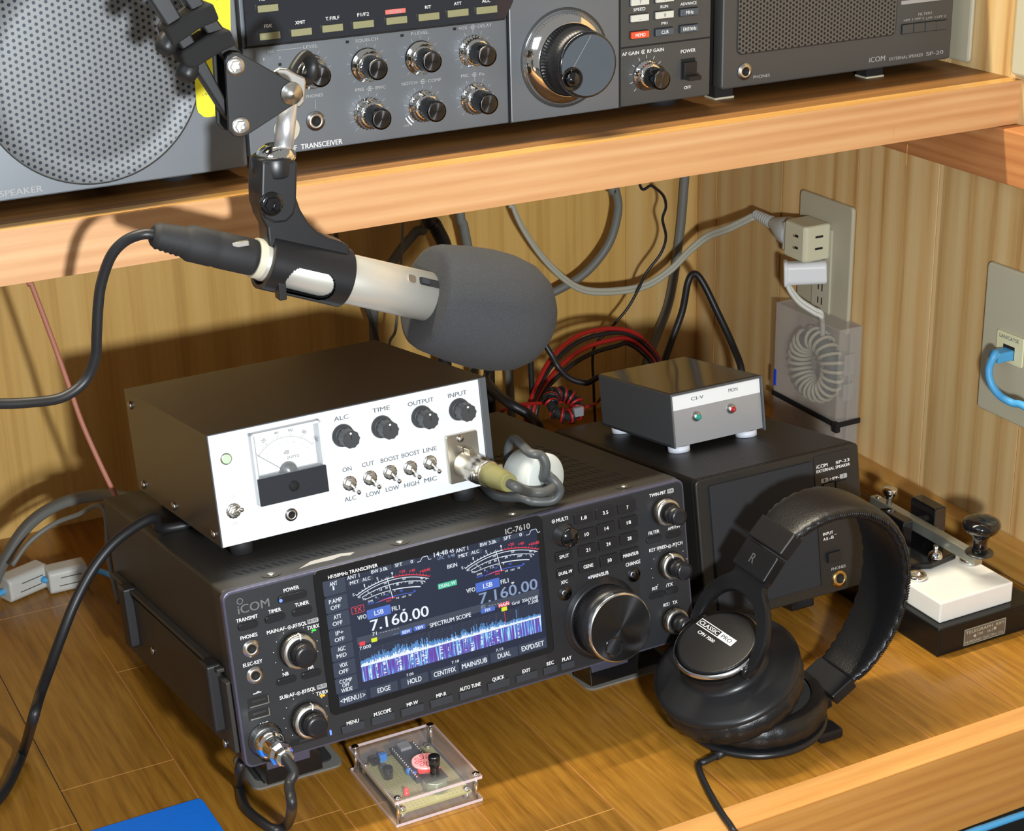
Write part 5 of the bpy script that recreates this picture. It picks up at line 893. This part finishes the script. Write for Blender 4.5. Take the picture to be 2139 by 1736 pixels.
cable([base(1022, 730, 480), base(1020, 780, 470), base(1018, 800, 450), base(1060, 840, 400), base(1105, 868, 385), base(1130, 905, 360)], 4.5, 'cable_black', 'signal_cable', 'black cable emerging behind the white-fronted box\'s right side')
# small red and black choke lying on the desk speaker
def onS(x, y, z): 
    r = ray(x, y); n = FS.R.col[2]; o = FS.o + FS.R @ Vector((0, 0, SH + z)); return CAM + r * ((o - CAM).dot(n) / r.dot(n))
cc = onS(1178, 846, 10); tk = thing('wire_choke', 'small choke of red and black twin wire lying beside the lamp box', 'choke', Fr(cc))
ax = Vector((.15, -.55, .82)).normalized(); uu = ax.cross(Vector((0, 0, 1))).normalized(); vv = uu.cross(ax)
m = MB('matte_black'); m.tube([cc + (uu * cos(t) + vv * sin(t)) * 12.5 for t in [2 * pi * k / 28 for k in range(28)]], 4.2, 10, sub=0, closed=True); m.build('core', tk, world=True)
for ph, mt in ((0, 'wire_red'), (.55, 'cable_black')):
    m = MB(mt); pts = []
    for k in range(10 * 12 + 1):
        t = radians(20) + radians(330) * k / 120; w = 2 * pi * k / 12 + ph * 2; R1 = 12.5 + 5.8 * cos(w); pts.append(cc + (uu * cos(t) + vv * sin(t)) * R1 + ax * 5.8 * sin(w))
    m.tube(pts, 1.25, 8, sub=0)
    if mt == 'wire_red': m.tube([pts[60], onS(1130, 842, 8), onS(1090, 845, 6), onS(1065, 850, 3), onS(1044, 862, 1)], 1.5, 8); m.tube([pts[-1], onS(1225, 850, 3), onS(1250, 838, 3), base(1262, 815, 330)], 1.3, 8)
    m.build('winding', tk, world=True)
m = MB('steel_face'); p = cc + Vector((6, -14, -3)); m.box(p.x - 4, p.x + 5, p.y - 1, p.y + 3, p.z - 4, p.z + 4); m.build('clamp', tk, .4, world=True)

# ================================================================ telegraph key
FK = Fr((427, 9.2, 0)); KW, KD = 98, 165
tk = thing('telegraph_key', 'telegraph key with a black knob and pale stone slab on a lacquered black base', 'telegraph key', FK)
m = MB('key_lacquer'); m.box(0, KW, 0, KD, 0, 23.5); m.build('base', tk, 1.6, seg=3)
m = MB('marble'); m.box(7, 78, 8, 118, 23.5, 40.5); m.build('stone_slab', tk, 1.2)
z8 = (1780, 980, 4.134); m = MB('tin_label'); a = FK.at(z8, 962, 1455); b = FK.at(z8, 1322, 1340); cx, cz = (a[0] + b[0]) / 2, (a[1] + b[1]) / 2 - .5; m.prect(cx, cz, b[0] - a[0], 14.2, 0, -.5, 'tin_label', .6)
for dz, hh in ((6.6, .35), (-6.6, .35)): m.prect(cx, cz + dz, b[0] - a[0] - .6, hh, -.4, -.6, 'tin_print')
for dx in (-1, 1): m.prect(cx + dx * ((b[0] - a[0]) / 2 - .5), cz, .35, 13.4, -.4, -.6, 'tin_print')
m.text('TELEGRAPH  KEY', cx, cz + 4, b[0] - a[0] - 3, 2.6, -.65, 'tin_print'); m.text('TYPE      HK-3', cx, cz, 15, 2.2, -.65, 'tin_print'); m.text('HI-MOUND  ELECTRO  CO.', cx, cz - 4.4, b[0] - a[0] - 3.4, 2.0, -.65, 'tin_print')
for dx in (-1, 1): m.pdisc(cx + dx * 9.8, cz + dx * .6, 1.3, -.4, -.7, 'tin_print', 14)
m.build('maker_label', tk)
K = lambda x, y, z: Vector((x - 427, y - 9.2, z))
m = MB('gloss_black'); m.prism([(465 - 427, 56), (493 - 427, 60), (497 - 427, 72), (497 - 427, 145), (436 - 427, 145), (436 - 427, 74), (440 - 427, 66)], 40.5, 46, None, 'gloss_black'); m.build('frame_plate', tk, 1.2)
for x, y, r in ((446, 59.5, 7.6), (499, 60, 7.6)):
    m = MB('chrome'); m.lathe([(r, 0), (r, 2.4), (r * .88, 3.6), (r * .6, 2.2), (r * .45, .6, 'satin_metal'), (0, .6, 'satin_metal')], K(x, y, 40.5), (0, 0, 1), 32); m.build('terminal_cup', tk)
m = MB('key_lever'); m.box(52, 60, 24, 152, 53.5, 62.5); m.build('lever', tk, .7)
m = MB('gloss_black'); m.box(38, 48, 92, 118, 40.5, 66); m.build('lever_bracket', tk, 1.2)
m = MB('gloss_black'); m.box(66, 78, 88, 118, 40.5, 72); m.build('lever_bracket', tk, 1.2)
m = MB('satin_metal'); m.cyl((44, 104, 57), (72, 104, 57), 3.4, 3.4, 20); m.build('axle', tk)
m = MB('chrome'); m.lathe([(2.4, 0), (2.4, 5), (3.8, 5.4), (3.8, 7), (5.6, 8.2), (6.0, 9), (6.0, 13), (5.2, 14), (2, 14.2), (0, 14.8)], (56, 132, 62.5), (0, 0, 1), 40, knurl=.03); m.build('adjusting_screw', tk)
m = MB('chrome'); m.lathe([(2.6, 0), (2.4, 1), (0, 1.6)], (56, 146, 62.5), (0, 0, 1), 20); m.build('lever_screw', tk)
m = MB('chrome'); m.lathe([(6, 0), (6, 1.2), (4.6, 4.2), (2, 5.6), (0, 5.8)], K(474, 72, 46), (0, 0, 1), 24); m.cyl(K(474, 72, 50), K(474, 72, 56), 2, 2, 12, 'satin_metal'); m.build('contact_screw', tk)
m = MB('satin_metal'); m.lathe([(5, -3), (5, -.2), (10.6, 0), (10.8, .8), (10.4, 1.4), (4, 1.5)], (57, 25, 63), (0, 0, 1), 40, 'dark_metal'); m.build('knob_washer', tk)
m = MB('gloss_black'); m.lathe([(6.2, 0), (5.8, 4), (5.6, 8), (6.2, 12), (8.5, 15.5), (12.2, 18), (14.2, 20.6), (14.6, 23), (13.6, 25.6), (10.5, 27.4), (5, 28.2), (0, 28.4)], (57, 25, 64.4), (0, 0, 1), 56); m.build('knob', tk)

# ================================================================ headphones
YC = -1.
hp = thing('headphones', 'black closed headphones lying on the desk, padded headband arching up to the right', 'headphones', Fr((250, YC, 0)))
ax = Vector((-.38, -.10, .92)).normalized(); fc = Vector((229, YC, 51)); dc = fc + ax * 29.5
m = MB('hp_satin'); m.lathe([(50, -1.6), (52, 0), (52, 1.2), (50.5, 3.2), (48, 4.4), (33, 10.5), (30, 11.5), (29.5, 21), (30.5, 23.4)], fc, ax, 80, 'hp_satin'); m.lathe([(30.6, 23.2, 'hp_plastic'), (31.2, 26.6, 'hp_plastic'), (31.2, 27.0, 'silver'), (29.8, 28.8, 'silver'), (29.3, 29.0, 'silver')], fc, ax, 80); m.lathe([(29.4, 29.0, 'hp_plastic'), (26, 29.3, 'hp_plastic'), (0, 29.5, 'hp_plastic')], fc, ax, 64); cup = m.build('ear_cup', hp, world=True)
def cushion(c, a, n=96, r0=46.5, h0=-1.5, depth=19, wr=1.0):
    F = frame_to(c, a); m = MB('leather'); prof = []; K_ = 14
    v = []; 
    for j in range(K_ + 1):
        t = -pi / 2 + pi * 1.15 * j / K_; 
        for i in range(n):
            an = 2 * pi * i / n; w = wr * (sin(an * 31) * .35 + sin(an * 17 + 1) * .3) * max(0, cos(t - .2)) ** .5 if cos(t - .2) > 0 else 0
            rr_ = r0 - 9.5 + (10.2 + w) * math.sin(max(0, min(pi, pi * (j + 1) / (K_ + 2)))) + (0 if j < K_ else -3); hh = h0 - depth * (1 - cos(pi * j / K_)) / 2
            v.append(F @ Vector((rr_ * cos(an), rr_ * sin(an), hh)))
    f = [(j * n + i, (j + 1) * n + i, (j + 1) * n + (i + 1) % n, j * n + (i + 1) % n) for j in range(K_) for i in range(n)]
    m.add(v, f, 'leather', True)
    m.lathe([(r0 - 11, h0 - depth + 1, 'felt'), (0, h0 - depth + 4, 'felt')], c, a, 40); return m
cushion(fc, ax, r0=50.5, wr=1.3, depth=21).build('ear_cushion', hp, world=True)
# brand print on the cup disc
dd = lambda px, py: (lambda r: CAM + r * ((dc - CAM).dot(ax) / r.dot(ax)))(ray(px, py))
z6 = (1300, 980, 2.8); q6 = lambda x, y: dd(z6[0] + x / z6[2], z6[1] + y / z6[2])
pa, pb, pcn = q6(432, 905), q6(632, 1038), q6(470, 876); ex = (pb - pa).normalized(); ey = ax.cross(ex).normalized(); M = Matrix.Identity(4)
for i in range(3): M[i][0], M[i][1], M[i][2], M[i][3] = ex[i], ax[i] * -1, ey[i], (pa + ax * .15)[i]
wl = (pb - pa).length; hl = abs((pcn - pa).dot(ey)) + .3; t = MB('print_white')
b0 = len(t.v); t.prect(wl / 2, hl / 2, wl, hl, 0, -.1, 'print_white'); t.prect(wl * .305, hl / 2, wl * .59, hl * .80, -.08, -.16, 'hp_plastic'); t.text('CLASSIC', wl * .30, hl / 2, wl * .53, hl * .52, -.22, 'print_white'); t.text('PRO', wl * .80, hl / 2, wl * .27, hl * .52, -.22, 'hp_plastic'); t.text('CPH 7000', wl * .42, -hl * .62, wl * .46, hl * .42, -.12, 'print_white')
t.v = [tuple(M @ Vector(v)) for v in t.v]; t.build('cup_lettering', cup, world=True)
# lower cup, face down
ax2 = Vector((.03, .0, -.999)).normalized(); fc2 = Vector((251, YC - 3, 10))
m = MB('hp_satin'); m.lathe([(49, -1.6), (51, 0), (51, 1.4), (49, 4), (36, 7.5), (30, 9), (0, 9.2)], fc2, ax2, 72); m.build('ear_cup', hp, world=True)
cushion(fc2, ax2, depth=20, h0=-1, r0=50).build('ear_cushion', hp, world=True)
# fork of the upper cup: arch with a pivot at each side
blk0 = Vector((250, YC, 124)); blk1 = Vector((267, YC, 147)); bd = (blk1 - blk0).normalized(); cen = fc + ax * 20
fd = (blk0 - cen).normalized(); fn = Vector((0, 1, 0)).cross(fd); M = Matrix.Identity(4)
for i in range(3): M[i][0], M[i][1], M[i][2], M[i][3] = (0, 1, 0)[i], fd[i], fn[i], cen[i]
so = smooth([Vector(p + (0,)) for p in ((-36, -4), (-40, 8), (-39, 26), (-30, 42), (-18, 53), (-16, 61), (16, 61), (18, 53), (30, 42), (39, 26), (40, 8), (36, -4))], 5)
si = smooth([Vector(p + (0,)) for p in ((32, -4), (31.5, 8), (29.5, 22), (21, 35), (8, 42), (-8, 42), (-21, 35), (-29.5, 22), (-31.5, 8), (-32, -4))], 5)
m = MB('hp_plastic'); m.prism([(p.x, p.y) for p in so + si], -2.6, 2.6, M, 'hp_plastic'); m.build('fork', hp, 1.2, world=True)
for sgn in (-1, 1):
    m = MB('hp_plastic'); m.lathe([(4.4, -3), (4.8, 1.5), (3.4, 2.4)], cen + Vector((0, sgn * 33, 0)), (0, sgn, 0), 24); m.build('pivot', hp, world=True)
def boxalong(c0, c1, wy, th, mt, b=1.2, name='slider_block', lift=Vector((0, 0, 0))):
    d = (c1 - c0).normalized(); n_ = Vector((0, 1, 0)).cross(d); M = Matrix.Identity(4)
    for i in range(3): M[i][0], M[i][1], M[i][2], M[i][3] = n_[i], (0, 1, 0)[i], d[i], (c0 + lift)[i]
    m = MB(mt); L_ = (c1 - c0).length; m.box(-th / 2, th / 2, -wy / 2, wy / 2, 0, L_, mt, M); return m.build(name, hp, b, world=True, seg=3)
boxalong(Vector((247, YC, 121)), Vector((259, YC, 136.5)), 37, 9, 'hp_plastic'); boxalong(Vector((260, YC, 138)), Vector((272, YC, 150.5)), 38, 10, 'hp_satin')
t = MB('print_dim'); d = (blk1 - blk0).normalized(); n_ = Vector((0, 1, 0)).cross(d)
if n_.z < 0: n_ = -n_
M = Matrix.Identity(4); c_ = Vector((253.3, YC + 2, 129)) - n_ * 0 + n_ * 4.65
for i in range(3): M[i][0], M[i][1], M[i][2], M[i][3] = Vector((0, -1, 0))[i], -n_[i], d[i], c_[i]
t.text('R', 0, 0, 5, 7, -.12, 'logo_grey'); t.v = [tuple(M @ Vector(v)) for v in t.v]; t.build('side_letter', hp, world=True)
# padded band, swept in the x-z plane
path = smooth([Vector((269, YC, 149)), Vector((281, YC, 156)), Vector((300, YC, 160)), Vector((322, YC, 157.5)), Vector((344, YC, 145)), Vector((358, YC, 125)), Vector((364, YC, 100)), Vector((361, YC, 72)), Vector((351, YC, 50)), Vector((337, YC, 33)), Vector((325, YC, 24))], 7)
m = MB('leather'); N_ = len(path); K_ = 28; v = []
for i, p in enumerate(path):
    d = (path[min(i + 1, N_ - 1)] - path[max(i - 1, 0)]).normalized(); n_ = Vector((0, 1, 0)).cross(d); u = i / (N_ - 1); wy = 18.5 + 6.5 * sin(pi * u) ** .8; th = 3.6 + 2.4 * sin(pi * min(1, u * 1.2)) ** 2
    for k in range(K_):
        a = 2 * pi * k / K_; ca, sa = cos(a), sin(a); yy = wy * math.copysign(abs(ca) ** .55, ca); tt = th * math.copysign(abs(sa) ** .8, sa); ripple = 1 + .05 * sin(i * 2.1) * abs(ca) ** 3
        v.append(p + Vector((0, yy * ripple, 0)) + n_ * tt)
m.add(v, [(i * K_ + k, i * K_ + (k + 1) % K_, (i + 1) * K_ + (k + 1) % K_, (i + 1) * K_ + k) for i in range(N_ - 1) for k in range(K_)], 'leather', True); b = len(m.v)
m.f.append((tuple(range(K_)), 'leather', False)); m.f.append((tuple((N_ - 1) * K_ + k for k in range(K_)), 'leather', False)); band = m.build('headband', hp, world=True)
m = MB('hp_satin')          # stitched seam along the near edge
for i in range(3, N_ - 2):
    p = path[i]; d = (path[i + 1] - path[i - 1]).normalized(); n_ = Vector((0, 1, 0)).cross(d)
    for s_ in (0, .5):
        q = p + (path[i + 1] - p) * s_; wy = 18.5 + 6.5 * sin(pi * i / (N_ - 1)) ** .8; m.cyl(q + Vector((0, -wy - .2, 0)) - n_ * 1.6 - d * .9, q + Vector((0, -wy - .7, 0)) + n_ * 1.6 + d * .9, .42, .42, 6)
m.build('stitching', band, world=True)
boxalong(Vector((326, YC, 23)), Vector((309, YC, 13)), 38, 9.5, 'hp_satin'); boxalong(Vector((307.5, YC, 12)), Vector((293, YC, 8)), 36, 8, 'hp_plastic')
for sgn in (-1, 1):
    m = MB('hp_plastic'); m.tube([Vector((296, YC + sgn * 8, 8)), Vector((288, YC + sgn * 24, 6)), Vector((272, YC + sgn * 36, 5.5)), Vector((256, YC + sgn * 38, 6))], 3., 12, flat=1.6); m.build('fork_arm', hp, world=True)
m = MB('hp_plastic'); m.box(277, 297, -47, -32, 1, 9); m.build('fork_arm', hp, 2.4, world=True, seg=3)
g = lambda x, y, z=3.2: on(1280 + x / 2.49, 1380 + y / 2.49, 'z', z)
m = MB('cable_black'); m.tube([g(590, 470, 7), g(535, 498, 5)], 3.2, 12, sub=0); m.tube([g(600, 466, 7), g(535, 498, 5), g(480, 525, 4), g(452, 535, 3), g(449, 565, 3), g(470, 620, 3), g(505, 690, 3), g(545, 760, 3), g(580, 815, 3.6), g(606, 850, 4), g(632, 890, 3.8), on(1540, 1745, 'y', -104), on(1570, 1800, 'y', -106), on(1600, 1900, 'y', -106)], 2.3, 10); m.build('cord', hp, world=True)

# ================================================================ clear box with a small circuit
AX0, AX1, AY0, AY1 = -18.5, 44, 10.8, 87
FX = Fr((12.7, 49, 0)); kit = thing('clear_kit_box', 'small clear acrylic box holding a lit hobby circuit board, on the desk', 'electronics box', FX)
for z, nme in ((0.2, 'base_sheet'), (17.4, 'lid_sheet')):
    m = MB('acrylic'); m.box(AX0, AX1, AY0, AY1, z, z + 2); e_ = m.build(nme, kit, world=True)
    m = MB('acrylic_edge')
    for (x0, x1, y0, y1) in ((AX0 - .25, AX0, AY0, AY1), (AX1, AX1 + .25, AY0, AY1), (AX0, AX1, AY0 - .25, AY0), (AX0, AX1, AY1, AY1 + .25)): m.box(x0, x1, y0, y1, z, z + 2)
    m.build('sheet_edges', e_, world=True)
for (x0, x1, y0, y1) in ((AX0 + 2.5, AX0 + 4, AY0 + 6, AY1 - 6), (AX1 - 4, AX1 - 2.5, AY0 + 6, AY1 - 6), (AX0 + 6, AX1 - 6, AY0 + 2.5, AY0 + 4), (AX0 + 6, AX1 - 6, AY1 - 4, AY1 - 2.5)):
    m = MB('acrylic'); m.box(x0, x1, y0, y1, 2.2, 17.4); m.box(x0, x1, y0, y1, 17.3, 19.6, 'acrylic_edge') if False else None; m.build('side_sheet', kit, world=True)
for x in (AX0 + 3, AX1 - 3):
    for y in (AY0 + 3, AY1 - 3):
        m = MB('chrome'); m.cyl((x, y, 0.2), (x, y, 19), 1.3, 1.3, 14); m.lathe([(2.6, 0), (2.4, 1.4), (0, 1.8)], (x, y, 19.4), (0, 0, 1), 18); m.build('corner_screw', kit, world=True)
m = MB('pcb'); m.box(-14, 38, 14.5, 80, 6.5, 8); 
for i in range(17):
    for j in range(23):
        m.box(-12 + i * 2.9 - .45, -12 + i * 2.9 + .45, 17 + j * 2.75 - .45, 17 + j * 2.75 + .45, 8, 8.12, 'solder')
brd = m.build('circuit_board', kit, world=True)
for x, y in ((-11.5, 17), (35.5, 17), (-11.5, 77.5), (35.5, 77.5)):
    m = MB('chrome'); m.lathe([(2.8, 0), (2.5, 1.6), (0, 2)], (x, y, 8), (0, 0, 1), 18); m.cyl((x, y, 2.2), (x, y, 6.5), 2.4, 2.4, 12); m.build('board_screw', brd, world=True)
m = MB('pcb_dark'); m.box(9, 27, 38, 82, 11, 12.4); m.box(14, 22, 74, 82, 12.4, 14.6, 'steel_face')
for k in range(15):
    for x in (10, 26): m.cyl((x, 40 + k * 2.8, 12.3), (x, 40 + k * 2.8, 13.6), .7, .5, 8, 'solder')
m.box(9.6, 26.4, 39, 81, 8, 11, 'matte_black'); m.build('controller_board', brd, world=True)
c = on(660 + 1218 / 5.3475, 1480 + 582 / 5.3475, 'z', 18.5); m = MB('pink_disc'); m.cyl((c.x, c.y, 17), (c.x, c.y, 18.6), 9, 9, 48)
m.ring(0, 0, 0, 0, 0) if False else None
for k in range(8):
    a = 2 * pi * k / 8; o1 = Vector((c.x, c.y, 18.72)); loop = []
    for j in range(13): t = 2 * pi * j / 12; r_ = 4.6 + 2.6 * cos(t); loop.append(o1 + Vector((cos(a + .30 * sin(t) * (r_ / 7)) * r_, sin(a + .30 * sin(t) * (r_ / 7)) * r_, 0)))
    m.tube(loop[:-1], .22, 5, 'pink_line', sub=0, closed=True)
m.build('round_disc', kit, world=True)
m = MB('red_glow'); m.box(c.x - 6, c.x + 7, c.y - 9, c.y - 1, 12.5, 15.5); m.build('display_glow', brd, world=True)
c = Vector((18.5, 29.5, 8)); m = MB('pot_green'); m.cyl(c, c + Vector((0, 0, 7.5)), 8.3, 8.3, 32, 'pot_green'); m.box(c.x - 8, c.x + 8, c.y - 4, c.y + 8, 15.4, 16.2, 'gloss_black'); m.cyl(c + Vector((0, 0, 16 - 8)), c + Vector((0, 0, 20)), 3.2, 3, 20, 'gloss_black'); m.build('potentiometer', brd, .4, world=True)
m = MB('gloss_black'); m.lathe([(3.9, 0), (3.9, 6.6), (3.4, 7), (0, 7)], (c.x, c.y, 25.5), (0, 0, 1), 28); m.cyl((c.x, c.y, 19), (c.x, c.y, 26), 1.6, 1.6, 12, 'satin_metal'); m.build('potentiometer_knob', kit, world=True)
m = MB('led_red'); m.lathe([(2.2, 0), (2.2, .8), (1.7, .9), (1.7, 4), (1, 5.2), (0, 5.6)], (-1.8, 31, 8.2), (0, 0, 1), 20); m.build('red_lamp', brd, world=True)
m = MB('gloss_black'); m.lathe([(3.6, 0), (3.6, 7.5), (3.2, 8)], (-4, 56, 8), (0, 0, 1), 24); m.build('capacitor', brd, world=True)
for x, y in ((9.5, 52), (11, 46.5)):
    m = MB('cap_blue'); m.lathe([(0, 0), (1.6, .6), (2.2, 2.6), (1.8, 4.6), (0, 5.4)], (x, y, 8.2), (0, 0, 1), 18); m.build('capacitor', brd, world=True)
m = MB('cap_blue'); m.box(-1.5, 4, 75, 79, 8, 13.5); m.build('trimmer', brd, .4, world=True)
m = MB('gloss_black'); m.box(-8, -2, 73, 79, 8, 12.6); m.build('connector', brd, .4, world=True)
gl = bpy.data.lights.new('kit_glow', 'POINT'); gl.energy = .012; gl.color = (1, .15, .12); gl.shadow_soft_size = .003; go = bpy.data.objects.new('kit_glow', gl); SC.collection.objects.link(go); go.location = (.0195, .034, .0165)

# blue card at the lower left, blue cable and slats under the desk edge
m = MB('sheet_blue'); pz = [on(-40, 1800, 'z', .6), on(193, 1736, 'z', .6), on(404, 1672, 'z', .6), on(418, 1669, 'z', .6), on(426, 1676, 'z', .6), on(470, 1740, 'z', .6), on(520, 1815, 'z', .6), on(100, 1950, 'z', .6)]
m.prism([(p.x, p.y) for p in reversed(pz)], .1, 1.1, None, 'sheet_blue'); solo(m, 'blue_sheet', 'bright blue sheet lying on the desk at the lower left', 'sheet')
m = MB('cable_blue'); q = [on(2020, 1742, 'y', -112), on(2060, 1728, 'y', -112), on(2100, 1714, 'y', -112), on(2139, 1701, 'y', -112), on(2200, 1682, 'y', -112)]; m.tube([q[0] + Vector((-60, 0, -3))] + q, 2.6, 10); solo(m, 'network_cable', 'light blue cable running under the desk\'s front edge', 'cable')
